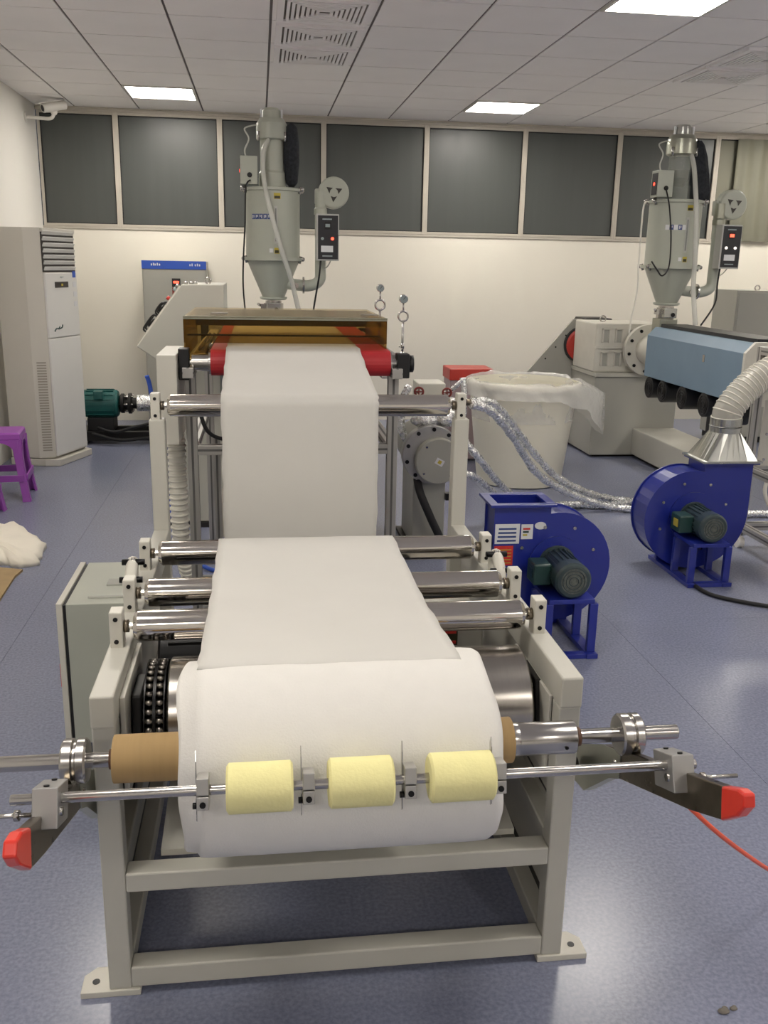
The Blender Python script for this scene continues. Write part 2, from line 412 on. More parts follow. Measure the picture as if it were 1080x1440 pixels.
gb = box(.02, .16, 2.27, 2.43, .5, .7).build('gearbox', 'dark_metal', W, .008)
eb = box(.455, .62, 2.40, 2.6, .46, .64).build('terminal_box', 'cream_paint_light', W, .004)
box(.47, .545, 2.396, 2.40, .57, .625).build('warning_sticker', 'sticker_dark', eb)
box(.475, .54, 2.393, 2.397, .607, .618).build('sticker_stripe', 'sticker_red', eb); box(.475, .54, 2.393, 2.397, .576, .584).build('sticker_stripe', 'sticker_red', eb)
box(LX1, RX0, 2.39, 2.43, .40, .46).build('motor_beam', fr, W, .004)
# lower return roller that turns the web
MB().lathe([(.012, -.312), (.012, -.30), (.03, -.30), (.03, .64), (.012, .64), (.012, .648)], (0, 2.86, .42), (1, 0, 0), 28).build('return_roller', 'mirror_steel', W)
# swing arms with red tips, one each side
base = [(1.99, .47), (1.80, .575)]
sides = {-1: ([(1.64, .632), (1.338, .748), (1.325, .681), (1.41, .648)], [(1.341, .746), (1.295, .770), (1.262, .776), (1.248, .757), (1.268, .728), (1.325, .679)]),
         1: ([(1.64, .642), (1.288, .783), (1.279, .724), (1.39, .672)], [(1.292, .781), (1.243, .806), (1.222, .809), (1.216, .788), (1.234, .760), (1.281, .721)])}
for xc, s in ((-.382, -1), (.768, 1)):
    tip = sides[s][1]
    a = MB().prism(base+sides[s][0]+[(1.70, .548), (1.75, .52)], 'x', xc-.009, xc+.009).build('swing_arm', 'raw_steel', W, .002)
    MB().prism([(1.99, .47), (1.80, .575), (1.70, .612), (1.70, .548), (1.75, .52), (1.89, .402), (1.99, .385)], 'x', xc-.0115, xc+.0115).build('pivot_plate', 'pale_steel', a)
    MB().prism(tip, 'x', xc-.0105, xc+.0105).build('red_grip', 'red_grip', a, .004)
    cyl((xc-s*.02, 1.93, .45), (xc-s*.085, 1.93, .45), .02).build('pivot_pin', 'dark_metal', a)
    for yy, zz in ((1.69, .585), (1.725, .573)): cyl((xc-.016, yy, zz), (xc+.016, yy, zz), .007, n=6).build('bolt', 'steel', a)
    # clamp block of the slitting bar
    M = Matrix.Translation((xc-s*.014, 1.455, .722)) @ Matrix.Rotation(math.radians(-21), 4, 'X')
    cbk = MB(M).box(-.021, .021, -.042, .042, -.040, .028).build('bar_clamp', 'matt_aluminium', a, .002)
    for yy in (-.03, .03): MB(M).cyl((0, yy, .026), (0, yy, .031), .005, n=8).build('clamp_screw', 'black_bolt', cbk)
    MB(M).cyl((-.025, -.02, -.015), (.025, -.02, -.015), .008, n=6).build('clamp_nut', 'steel', cbk)
    e = xc+s*.006
    MB().cyl((e, 1.44, .705), (e+s*.10, 1.44, .705), .0042, n=10).cyl((e+s*.028, 1.44, .705), (e+s*.037, 1.44, .705), .0095, n=6).build('stop_screw', 'steel', cbk)
# fabric web lint on the frame
for x, y, z in ((.50, 1.86, .262), (.535, 1.87, .258)):
    q = MB()
    for k in range(5):
        q.ball((x+random.uniform(-.02, .02), y+random.uniform(-.005, .005), z+random.uniform(-.012, .0)), .011, 7, 5, (1.3, .4, .9))
    tag(q.build('fabric_scrap', 'white_fabric', origin=(x, y, z-.012)), 'small white fabric scrap under the middle cross bar, %s one' % ('left' if x < .52 else 'right'), 'fabric scrap', 'scraps under the cross bar')

# electrical cabinet beside the winder
K = thing('electrical_cabinet', 'cream electrical cabinet with side door left of the winder', 'cabinet', (-.53, 3.09, 0), world=True)
box(-.632, -.37, 2.88, 3.31, .05, .545).build('body', 'dryer_paint', K, .003)
box(-.642, -.632, 2.885, 3.305, .055, .54).build('gasket', 'black_rubber', K)
d = box(-.662, -.642, 2.878, 3.312, .045, .548).build('door', 'cream_paint_light', K, .003)
box(-.668, -.662, 2.90, 2.93, .25, .33).build('handle', 'red_paint', d)
for x in (-.62, -.39):
    for y in (2.9, 3.28): box(x-.015, x+.015, y-.015, y+.015, 0, .05).build('foot', 'black_plastic', K)
MB().box(-.57, -.44, 2.93, 2.936, .545, .552).box(-.53, -.44, 3.05, 3.11, .545, .55).build('cable_cover', 'tube_clear', K)

# ------------------------------------------------------------------ roll on its shaft
R = thing('fabric_roll', 'large roll of white nonwoven fabric on a cardboard core', 'fabric roll', (.145, 1.68, .472), world=True)
RY, RZ, RRAD = 1.68, .667, .1945
m = MB(); n = 72; prof = [(.05, -.150), (.10, -.152), (.150, -.158), (.174, -.160), (.183, -.153), (.1845, -.133), (.1925, -.127), (.1945, -.112), (.195, .0), (.195, .15), (.195, .30), (.1945, .405), (.193, .425), (.187, .437), (.17, .444), (.14, .446), (.10, .44), (.05, .438)]
rs = []
for ri, (r, x) in enumerate(prof):
    row = []
    for k in range(n):
        a = 2*PI*k/n
        wob = .0022*math.sin(3*a+ri)+.0013*math.sin(7*a+2*ri) if 0 < ri < len(prof)-1 else 0
        dx = .004*math.sin(2*a+1)+.003*math.sin(5*a+ri*.6)
        rr = r+(wob if ri < 6 or ri > 12 else .0008*math.sin(4*a))
        row.append((x+(dx if ri < 7 or ri > 11 else 0), RY+rr*math.cos(a), RZ+rr*math.sin(a)))
    rs.append(row)
m.rings(rs, True); m.build('fabric', 'white_fabric', R)
MB().lathe([(.036, -.297), (.047, -.297), (.047, .503), (.036, .503)], (0, RY, RZ), (1, 0, 0), 40, caps=False).build('core', 'kraft_board', R, label='brown cardboard core')
S = thing('winding_shaft', 'steel winding shaft with grooved bearing rings through the fabric roll', 'shaft', (.17, 1.68, .651), world=True)
cyl((-.525, RY, RZ), (.868, RY, RZ), .0155, n=28).build('rod', 'steel', S, .002)
cyl((.503, RY, RZ), (.64, RY, RZ), .0345, n=36).build('sleeve', 'steel', S, .002)
cyl((.49, RY, RZ), (.518, RY, RZ), .0355, n=36).build('sleeve_ring', 'steel', S, .001)
cyl((.615, RY-.034, RZ-.006), (.615, RY-.036, RZ-.006), .004, n=10).build('set_screw', 'black_bolt', S)
cyl((.64, RY, RZ), (.652, RY, RZ), .02, n=24).build('collar', 'brown_wood', S)
cyl((-.306, RY, RZ), (-.294, RY, RZ), .02, n=24).build('collar', 'brown_wood', S)
for x in (-.371, .76):
    MB().lathe([(.016, -.024), (.040, -.024), (.044, -.02), (.044, -.004), (.038, -.001), (.038, .003), (.044, .006), (.044, .02), (.040, .024), (.016, .024)], (x, RY, RZ), (1, 0, 0), 40).build('bearing_ring', 'steel', S)

# slitting bar with knives and foam rollers
B = thing('slitting_bar', 'thin steel bar carrying knife holders in front of the fabric roll', 'bar', (.18, 1.45, .719), world=True)
BY, BZ = 1.445, .732
cyl((-.43, BY, BZ), (.79, BY, BZ), .0092, n=24).build('rod', 'steel', B, .001)
for i, x in enumerate((-.110, .072, .252, .415)):
    M = Matrix.Translation((x, BY, BZ)) @ Matrix.Rotation(math.radians(-12), 4, 'X')
    h = MB(M).box(-.0105, .0105, -.019, .017, -.004, .026).box(-.0105, .0105, -.019, .017, -.030, -.006).build('knife_holder', 'aluminium', B, .0015)
    MB(M).cyl((0, -.019, -.02), (0, -.0215, -.02), .0055, n=10).build('screw', 'black_bolt', h)
    MB(M).cyl((-.0105, -.004, -.026), (-.018, -.004, -.026), .006, n=8).build('knob', 'black_bolt', h)
    MB(M).prism([(.004, -.055), (.012, -.06), (.014, .055), (.006, .068), (.0, .05)], 'x', -.013, -.0115).build('blade', 'steel', h)
for x0, x1, nm in ((-.070, .045, 'left'), (.107, .222, 'middle'), (.287, .404, 'right')):
    MB().lathe([(.0095, 0), (.038, 0), (.0435, .004), (.0435, x1-x0-.004), (.038, x1-x0), (.0095, x1-x0)], (x0, BY, BZ), (1, 0, 0), 44, caps=False).build('foam_roller', 'yellow_foam', B, label='pale yellow foam roller, %s of three' % nm)

# ------------------------------------------------------------------ the moving web
def arc(cy, cz, r, a0, a1, k=8): return [(cy+r*math.cos(math.radians(a0+(a1-a0)*i/k)), cz+r*math.sin(math.radians(a0+(a1-a0)*i/k))) for i in range(k+1)]
rw = RR+.0015
path = [(4.95, 1.2925), (4.3, 1.2925), (3.9, 1.2925)]+arc(3.66, 1.235, .0575, 90, 140, 4)[0:1]+[(3.60, 1.284), (3.35, 1.236)]
path += arc(3.06, 1.158, rw, 82, 180, 8)+[(3.021, 1.0), (3.018, .85), (3.02, .7), (3.015, .5)]
path += [(2.892, .42)][:0]+arc(2.86, .42, .032, 10, -170, 8)
path += [(2.74, .62)]+arc(2.63, .79, rw, 0, 92, 5)+[(2.5, .8265), (2.4, .8262), (2.295, .8285), (2.18, .8268)]+[(2.07, .8290)]+[(1.68+rr_*math.cos(math.radians(a_)), .667+rr_*math.sin(math.radians(a_))) for a_, rr_ in ((84, .1962), (88, .1960), (92, .1952), (96, .1935))]
m = MB(); NX = 24; P2 = []
for a, b in zip(path, path[1:]):
    d = math.hypot(b[0]-a[0], b[1]-a[1]); k = max(1, int(d/.05))
    P2 += [(a[0]+(b[0]-a[0])*i/k, a[1]+(b[1]-a[1])*i/k) for i in range(k)]
P2.append(path[-1]); vsw = []; s_ = 0
for i, (y, z) in enumerate(P2):
    for k in range(NX+1):
        t = k/NX; x = -.130+.517*t
        if k in (0, NX): x += .0012*math.sin(i*1.7+k)+.0012*math.sin(i*4.1+2*k)
        rip = .0009*math.sin(9*t+i*.3)+.0006*math.sin(23*t+i*.17)
        vsw.append((x, y-rip*(1 if abs(y-3.02) < .03 else .2), z+abs(rip)*(0 if abs(y-3.02) < .03 else .5)))
fs = [(i*(NX+1)+k, i*(NX+1)+k+1, (i+1)*(NX+1)+k+1, (i+1)*(NX+1)+k) for i in range(len(P2)-1) for k in range(NX)]
m.add(vsw, fs, True)
web = m.build('fabric_web', 'web_fabric', origin=(.13, 3.02, .39))
so = web.modifiers.new('thickness', 'SOLIDIFY'); so.thickness = .0012; so.offset = 0
tag(web, 'white nonwoven fabric web running over chrome rollers to the winder', 'fabric web')

# ------------------------------------------------------------------ belt conveyor
C = thing('belt_conveyor', 'aluminium frame conveyor with red belt behind the winder', 'conveyor', (.13, 4.4, 0), world=True)
def profile(name, x0, x1, y0, y1, z0, z1, parent, m='aluminium'):
    q = MB(); dx, dy, dz = x1-x0, y1-y0, z1-z0; L = max(dx, dy, dz); t = .0045
    q.box(x0, x1, y0, y1, z0, z1)
    o = q.build(name, m, parent, .002)
    g = MB()                                  # slot lines along the profile
    if L == dz:
        xc, yc = (x0+x1)/2, (y0+y1)/2
        g.box(xc-t, xc+t, y0-.0006, y0+.002, z0, z1).box(x0-.0006, x0+.002, yc-t, yc+t, z0, z1).box(x1-.002, x1+.0006, yc-t, yc+t, z0, z1)
    elif L == dx:
        yc, zc = (y0+y1)/2, (z0+z1)/2
        g.box(x0, x1, y0-.0006, y0+.002, zc-t, zc+t).box(x0, x1, yc-t, yc+t, z1-.002, z1+.0006)
    else:
        xc, zc = (x0+x1)/2, (z0+z1)/2
        g.box(x0-.0006, x0+.002, y0, y1, zc-t, zc+t).box(xc-t, xc+t, y0, y1, z1-.002, z1+.0006).box(x1-.002, x1+.0006, y0, y1, zc-t, zc+t)
    g.build('slot', 'slot_grey', o); return o
for y in (3.70, 5.0):
    for x in (-.297, .512): profile('leg', x, x+.042, y, y+.042, .04, 1.18, C)
    profile('cross_profile', -.255, .512, y, y+.042, .86, .90, C); profile('cross_profile', -.255, .512, y, y+.042, .30, .34, C)
    for x in (-.276, .533): MB().cyl((x, y+.021, 0), (x, y+.021, .012), .026).cyl((x, y+.021, .012), (x, y+.021, .04), .009).build('levelling_foot', 'black_plastic', C)
for x in (-.297, .512):
    profile('side_profile', x, x+.042, 3.742, 5.0, .86, .90, C)
    profile('side_profile', x+.0, x+.042, 3.60, 5.1, 1.18, 1.22, C)
profile('inner_post', -.215, -.185, 4.1, 4.13, .34, .86, C); profile('inner_post', .44, .47, 4.1, 4.13, .34, .86, C)
b = MB(); bx0, bx1 = -.19, .508; br = .05
pth = arc(3.66, 1.235, br, 90, 270, 12)+arc(5.1, 1.235, br, 270, 450, 12)
pin = arc(3.66, 1.235, br-.004, 90, 270, 12)+arc(5.1, 1.235, br-.004, 270, 450, 12)
b.rings([[(bx0, y, z), (bx1, y, z), (bx1, yi, zi), (bx0, yi, zi)] for (y, z), (yi, zi) in zip(pth, pin)], False, True, False)
b.build('belt', 'red_belt', C)
for y in (3.66, 5.1):
    MB().lathe([(.012, -.275), (.012, -.262), (.034, -.262), (.034, -.2), (.045, -.198), (.045, .515), (.02, .515), (.02, .56)], (0, y, 1.235), (1, 0, 0), 28).build('belt_roller', 'steel', C)
    box(-.312, -.272, y-.035, y+.035, 1.17, 1.29).build('bearing_block', 'black_plastic', C, .004)
    q = box(.535, .585, y-.035, y+.035, 1.18, 1.275).build('bearing_block', 'black_plastic', C, .004)
    MB().cyl((.585, y, 1.235), (.603, y, 1.235), .034, n=9).build('adjusting_knob', 'black_plastic', q)
for x0, x1 in ((-.262, -.215), (.515, .553)):
    box(x0, x1, 3.74, 5.05, 1.225, 1.262).build('side_plate', 'aluminium', C, .002)
for k in range(3): cyl((-.24+.02*k, 3.78+.03*k, 1.275), (-.24+.02*k, 4.6, 1.275), .006, n=8).build('air_pipe', 'steel', C)
box(-.388, -.314, 3.56, 3.95, .93, 1.272).build('drive_cover', 'cream_paint_light', C, .003)
# hood of tinted acrylic
hd = MB().box(-.296, .504, 3.72, 3.726, 1.305, 1.40).build('hood_front', 'acrylic_brown', C, label='tinted brown acrylic hood front')
box(-.296, -.29, 3.726, 4.45, 1.24, 1.40).build('hood_side', 'acrylic_brown', C); box(.498, .504, 3.726, 4.45, 1.262, 1.40).build('hood_side', 'acrylic_brown', C)
box(-.296, .504, 3.715, 4.45, 1.4005, 1.406).build('hood_lid', 'acrylic_top', C)
box(-.296, .504, 3.715, 3.72, 1.396, 1.408).build('hood_edge', 'pale_steel', C)
box(-.296, .504, 4.44, 4.45, 1.325, 1.40).build('hood_back', 'hood_dark', C)
box(-.29, -.2, 3.72, 3.726, 1.245, 1.305).build('hood_skirt', 'acrylic_brown', C)
cyl((-.29, 3.86, 1.325), (.498, 3.86, 1.325), .004, n=8).build('hood_rod', 'dark_metal', C)
for x in (-.2, .42): box(x, x+.07, 3.9, 3.95, 1.406, 1.412).build('hood_handle', 'steel', C)
# lower machinery inside conveyor frame
for x in (-.13, .02, .17, .32): cyl((x, 4.35, .5), (x, 4.35, .86), .028).build('air_nozzle', 'steel', C)
MB().box(-.2, .45, 4.25, 4.6, .35, .52).build('suction_box', 'cream_paint_light', C, .006)
box(.34, .49, 4.0, 4.3, .50, .86).build('exhaust_duct', 'grey_paint', C, .006)
MB().tube([(-.25, 3.66, 1.1), (-.22, 3.66, .98), (-.17, 3.7, .93), (-.1, 3.75, .92)], .008).build('cable', 'black_rubber', C)
# die behind the hood
D = thing('extrusion_die', 'steel extrusion die block on stand mostly hidden behind the conveyor hood', 'die', (.2, 5.32, 0), world=True)
box(-.25, .62, 5.2, 5.42, 1.0, 1.25).build('die_block', 'raw_steel', D, .01)
for x in (-.2, .5): box(x, x+.07, 5.25, 5.37, 0, 1.0).build('leg', 'grey_paint', D, .004)
# pressure gauges on risers
for gx, gz, r, zb, lab in ((.586, 1.502, .0185, 1.262, 'left'), (.702, 1.452, .0215, 1.15, 'right')):
    G = thing('pressure_gauge', 'round pressure gauge on a looped steel riser, %s of two' % lab, 'gauge', (gx, 4.6, zb), group='pressure gauges behind the hood', world=True)
    MB().lathe([(r*.8, .014), (r, .012), (r, -.008), (r*.88, -.012), (r*.88, -.009)], (gx, 4.6, gz), (0, 1, 0), 28).build('case', 'steel', G)
    fc = cyl((gx, 4.590, gz), (gx, 4.5885, gz), r*.87, n=28).build('dial', 'dial_face', G)
    MB(Matrix.Translation((gx, 4.5875, gz)) @ Matrix.Rotation(.7, 4, 'Y')).box(-.001, .001, -.0005, .0005, -.004, r*.7).build('needle', 'black_bolt', fc)
    MB().torus((gx, 4.6, gz-r-.062), (0, 1, 0), .024, .005, 24).build('siphon_loop', 'steel', G)
    MB().cyl((gx, 4.6, gz-r), (gx, 4.6, gz-r-.04), .004, n=8).cyl((gx, 4.6, gz-r-.086), (gx, 4.6, zb), .006, n=8).cyl((gx, 4.6, zb), (gx, 4.6, zb+.045), .011, n=6).build('riser', 'steel', G)
    MB().cyl((gx, 4.6, zb+.06), (gx, 4.6, zb+.085), .009, n=6).cyl((gx-.018, 4.6, zb+.07), (gx+.006, 4.6, zb+.07), .004, n=6).build('valve', 'steel', G)
box(.56, .74, 4.56, 4.64, 1.10, 1.15).build('manifold', 'steel', D, .004)
box(.565, .607, 4.57, 4.63, 1.15, 1.262).build('manifold_riser', 'raw_steel', D, .004)
box(.60, .68, 4.6, 5.25, 1.06, 1.10).build('manifold_pipe', 'steel', D, .004)

# corrugated hose beside the conveyor
def corrugated(name, pts, r, m, wire, label, cat, pitch=.022, k=20, wr=.004, group=None):
    P = spline(pts, k); t = thing(name, label, cat, P[-1], group=group, world=True)
    MB().tube(pts, r, 20, k, caps=False).build('hose_wall', m, t)
    q = MB(); acc = 0; last = P[0]
    for i in range(1, len(P)):
        acc += (P[i]-last).length; last = P[i]
        if acc >= pitch:
            acc = 0; q.torus(P[i], P[min(i+1, len(P)-1)]-P[i-1], r, wr, 20, 6)
    q.build('hose_rib', wire, t, kind='stuff'); return t
corrugated('corrugated_hose', [(-.347, 3.80, .928), (-.347, 3.79, .80), (-.345, 3.785, .65), (-.338, 3.80, .45), (-.30, 3.88, .25), (-.2, 3.99, .085), (-.05, 4.05, .045)], .034, 'hose_white', 'hose_white', 'white corrugated hose hanging beside the left post of the conveyor', 'hose', .021, 30, .0065)
tag(MB().tube([(-.62, 5.2, 1.0), (-.6, 5.2, .9), (-.56, 5.15, .5), (-.45, 5.0, .1), (-.3, 4.8, .015), (.0, 4.6, .012)], .012).build('blue_hose', 'band_blue', origin=(-.3, 4.8, 0)), 'blue air hose hanging from the slanted console', 'hose')
tag(MB().tube([(-.42, 3.9, .012), (-.33, 3.82, .014), (-.22, 3.95, .10), (-.1, 4.0, .16), (.02, 4.0, .012), (.25, 4.0, .012)], .01).build('floor_cable', 'black_rubber', origin=(-.2, 3.95, 0)), 'black cable lying under the left of the conveyor', 'cable')

# ------------------------------------------------------------------ hopper dryers
def dryer(x, y, base, label, second):
    t = thing('hopper_dryer', label, 'hopper dryer', (x, y, base), group='hopper dryers with vacuum loaders')
    zb = lambda b: 2.71-.001143*(b-54)-1.229
    X = lambda a: (a-290)*.001206
    dp = 'dryer_paint'
    MB().lathe([(.075, zb(1350)), (.075, zb(1285)), (.062, zb(1285)), (.062, zb(1268))], (0, 0, 0), n=24).build('slide_valve', 'steel', t)
    v = box(-.055, .055, -.1, .06, zb(1345), zb(1280)).build('valve_body', 'galvanised', t, .004)
    cyl((.02, -.1, zb(1325)), (.02, -.106, zb(1325)), .017, n=16).build('port', 'black_bolt', v)
    MB().box(-.1, -.055, -.05, .0, zb(1325), zb(1290)).cyl((-.1, -.03, zb(1300)), (-.12, -.06, zb(1290)), .01).build('valve_lever', 'steel', v)
    c = MB().lathe([(.09, zb(1262)), (.105, zb(1255)), (.105, zb(1243)), (.085, zb(1243)), (.2, zb(1008))], (0, 0, 0), n=40).build('cone', dp, t)
    MB().lathe([(.2, zb(1008)), (.236, zb(1006)), (.236, zb(985)), (.205, zb(985))], (0, 0, 0), n=40).build('lower_flange', dp, t)
    dr = MB().lathe([(.205, zb(985)), (.205, zb(568))], (0, 0, 0), n=44).build('drum', dp, t)
    MB().lathe([(.205, zb(568)), (.218, zb(566)), (.218, zb(550)), (.205, zb(546)), (.10, zb(540))], (0, 0, 0), n=44).build('lid', dp, t)
    for a in (200, 340, 20, 160):
        e = Vector((math.cos(math.radians(a)), math.sin(math.radians(a)), 0))
        for zz in (zb(555), zb(995)):
            MB().cyl(e*.21+Vector((0, 0, zz-.03)), e*.225+Vector((0, 0, zz+.02)), .012, n=8).ball(e*.236+Vector((0, 0, zz)), .018, 8, 6).build('clamp', 'steel', t)
    # name plates, labels, sight glass on the drum
    def on_drum(a0, a1, z0, z1, m, name, par, rr=.2065):
        q = MB(); N = 6
        pts = [(math.sin(math.radians(a0+(a1-a0)*i/N)), -math.cos(math.radians(a0+(a1-a0)*i/N))) for i in range(N+1)]
        q.rings([[(px*rr, py*rr, z0), (px*rr, py*rr, z1), (px*(rr-.004), py*(rr-.004), z1), (px*(rr-.004), py*(rr-.004), z0)] for px, py in pts], True, False, False)
        return q.build(name, m, par)
    for k in range(5):
        a = (-48+k*9.2) if not second else (-42+k*9.2)
        pt = on_drum(a, a+8.2, zb(748), zb(715), 'sticker_blue' if (k+second) % 2 == 0 or not second else 'sticker_white', 'name_tile', dr)
        for g in range(2): on_drum(a+1.6+3*g, a+3.2+3*g, zb(742-4*((k+g) % 3)), zb(721), 'sticker_white' if not (second and k % 2 == 0) else 'sticker_white', 'name_stroke', dr, .2072)
    s0 = 2
    on_drum(s0, s0+14, zb(622), zb(585), 'sticker_yellow', 'warning_label', dr); on_drum(s0+1, s0+13, zb(620), zb(603), 'sticker_dark', 'warning_print', dr, .2072)
    on_drum(s0, s0+10, zb(962), zb(925), 'sticker_yellow', 'warning_label', dr); on_drum(s0+1, s0+9, zb(958), zb(940), 'sticker_dark', 'warning_print', dr, .2072)
    on_drum(s0-10, s0-3, zb(955), zb(930), 'sticker_white', 'notice_label', dr)
    on_drum(s0, s0+7, zb(900), zb(665), 'panel_grey', 'sight_glass_frame', dr, .208); on_drum(s0+2, s0+5, zb(885), zb(680), 'glass_clear', 'sight_glass', dr, .2095)
    # vacuum loader on top
    MB().lathe([(.10, zb(540)), (.10, zb(455)), (.088, zb(440)), (.088, zb(250))], (0, 0, 0), n=32).build('loader_body', 'glass_clear' if second else dp, t)
    if second:
        MB().lathe([(.04, zb(455)), (.075, zb(400)), (.075, zb(350)), (.03, zb(350))], (0, 0, 0), n=24).build('pellet_cup', 'grey_paint', t)
    MB().lathe([(.098, zb(252)), (.115, zb(245)), (.115, zb(180)), (.112, zb(150)), (.09, zb(120))], (0, 0, 0), n=32).build('loader_head', dp if not second else 'pale_steel', t)
    MB().lathe([(.068, zb(120)), (.066, zb(72)), (.05, zb(56))], (0, 0, 0), n=24).build('suction_motor', dp if not second else 'galvanised', t)
    for sx in (-1, 1): box(sx*.075-.007, sx*.075+.007, -.03, -.015, zb(118), zb(66)).build('motor_strap', 'sticker_white', t)
    for a in (215, 325, 90): cyl((.118*math.cos(math.radians(a)), .118*math.sin(math.radians(a)), zb(262)), (.118*math.cos(math.radians(a)), .118*math.sin(math.radians(a)), zb(205)), .011, n=8).build('toggle_clamp', 'steel', t)
    lb = box(X(95), X(200), -.16, -.03, zb(535), zb(362)).build('loader_box', dp, t, .004)
    cyl((X(152), -.16, zb(478)), (X(152), -.166, zb(478)), .018, n=16).build('socket', 'black_bolt', lb)
    box(X(92), X(95), -.15, -.05, zb(520), zb(380)).build('switch_panel', 'panel_black', lb)
    cyl((X(91), -.1, zb(450)), (X(90), -.1, zb(450)), .012, n=10).build('indicator', 'lamp_red', lb)
    MB().tube([(X(130), -.09, zb(362)), (X(125), -.08, zb(320)), (X(150), -.05, zb(250)), (X(125), -.03, zb(190)), (X(170), 0, zb(165)), (X(210), 0, zb(160))], .006).build('loader_cable', 'tube_clear', t)
    if second:
        q = MB(); rs_ = []
        for b_, c_, wx in ((540, .172, .090), (500, .172, .092), (380, .162, .080), (260, .148, .064), (180, .130, .044), (155, .122, .026)):
            rs_.append([(c_+wx*math.cos(2*PI*k/20), -.02+.045*math.sin(2*PI*k/20)+.006*math.sin(k*2.2), zb(b_)) for k in range(20)])
        q.rings(rs_, True).build('filter_bag', 'black_cloth', t)
    else:
        MB().lathe([(.02, zb(535)), (.045, zb(510)), (.060, zb(380)), (.058, zb(260)), (.045, zb(170)), (.015, zb(145))], (.145, -.02, 0), n=18, sharp=False).build('filter_bag', 'black_cloth', t)
    cyl((.08, 0, zb(185)), (.14, -.02, zb(175)), .014, n=10).build('filter_elbow', 'dark_metal', t)
    # clear feed hose
    hp = [(X(270), -.09, zb(255)), (X(238), -.13, zb(330)), (X(235), -.17, zb(480)), (X(262), -.235, zb(640)), (X(300), -.26, zb(800)), (X(345), -.25, zb(960)), (X(400), -.18, zb(1130)), (X(455), -.05, zb(1360))]
    if second: hp = [(X(330), -.09, zb(255)), (X(335), -.14, zb(330)), (X(338), -.2, zb(480)), (X(342), -.25, zb(640)), (X(350), -.26, zb(800)), (X(365), -.25, zb(960)), (X(385), -.22, zb(1130)), (X(410), -.26, zb(1386))]
    MB().tube(hp, .0185, 12).build('feed_hose', 'tube_clear', t)
    # heater blower, duct and control box at the right
    px = X(590)
    MB().tube([(X(360), -.03, zb(1150)), (X(430), -.03, zb(1160)), (X(520), -.03, zb(1165)), (X(582), -.03, zb(1130)), (px, -.03, zb(1040)), (px, -.03, zb(700))], .043, 20).build('hot_air_duct', dp, t)
    MB().lathe([(.045, 0), (.062, 0), (.062, .014), (.045, .014)], (X(475), -.03, zb(1163)), (1, 0, 0), 24).build('duct_flange', 'steel', t)
    cyl((X(432), -.074, zb(1165)), (X(432), -.085, zb(1165)), .02, n=14).build('thermowell', 'steel', t)
    MB().lathe([(.05, zb(705)), (.05, zb(670)), (.042, zb(660)), (.042, zb(560))], (px, -.03, 0), n=20).build('duct_neck', dp if not second else 'pale_steel', t)
    fcx, fcz = X(682), zb(565)
    MB().torus((fcx-.012, -.055, fcz), (0, 1, 0), .104, .006, 32, 6).build('fan_rim', 'pale_steel' if second else dp, t)
    fh = MB().lathe([(.08, .07), (.112, .06), (.116, .05), (.116, -.02), (.108, -.03), (.098, -.032)], (fcx-.012, -.03, fcz), (0, 1, 0), 36).build('fan_housing', dp, t)
    box(px-.042, fcx, -.04, .03, zb(640), zb(540)).build('fan_outlet', dp, t, .01)
    for k in range(3):
        a = 2*PI*k/3+.5
        M = Matrix.Translation((fcx-.012+.045*math.cos(a), -.0635, fcz+.045*math.sin(a))) @ Matrix.Rotation(-a, 4, 'Y')
        MB(M).prism([(.024, -.004), (-.020, -.024), (-.013, .0), (-.020, .024)], 'y', -.002, .002).build('fan_opening', 'air_dark', fh)
    fx0, fx1 = X(556), X(697)
    bxx = box(fx0, fx1, -.19, -.08, zb(1000), zb(705)).build('control_box', 'panel_grey', t, .004)
    box(fx0+.012, fx1-.008, -.194, -.19, zb(990), zb(715)).build('control_face', 'panel_black', bxx)
    cxm = (fx0+fx1)/2
    box(cxm-.025, cxm+.022, -.197, -.194, zb(800), zb(755)).build('display', 'dark_metal', bxx)
    box(cxm-.018, cxm+.016, -.199, -.197, zb(788), zb(768)).build('digits', 'lamp_red' if second else 'dial_face', bxx)
    for k, sx in enumerate((-.04, .035)): cyl((cxm+sx, -.194, zb(860)), (cxm+sx, -.202, zb(860)), .011, n=12).build('push_button', ('lamp_white' if second else 'dial_face') if k == 0 else ('lamp_white' if second else 'lamp_red'), bxx)
    box(cxm-.05, cxm+.04, -.197, -.194, zb(945), zb(905)).build('rating_plate', 'sticker_white', bxx)
    box(cxm-.04, cxm+.035, -.1965, -.194, zb(974), zb(966)).build('print_line', 'dial_face', bxx); box(cxm-.04, cxm+.03, -.1965, -.194, zb(742), zb(734)).build('print_line', 'dial_face', bxx)
    MB().tube([(X(585), -.15, zb(1000)), (X(575), -.16, zb(1100)), (X(555), -.2 if second else -.1, zb(1240)), (X(440) if second else X(540), -.28 if second else -.06, zb(1386 if second else 1350))], .007).build('power_cable', 'black_rubber', t)
    MB().tube([(X(650), -.12, zb(1000)), (X(630), -.08, zb(1040)), (X(600), -.05, zb(1060))], .005).build('sensor_cable', 'hose_white', t)
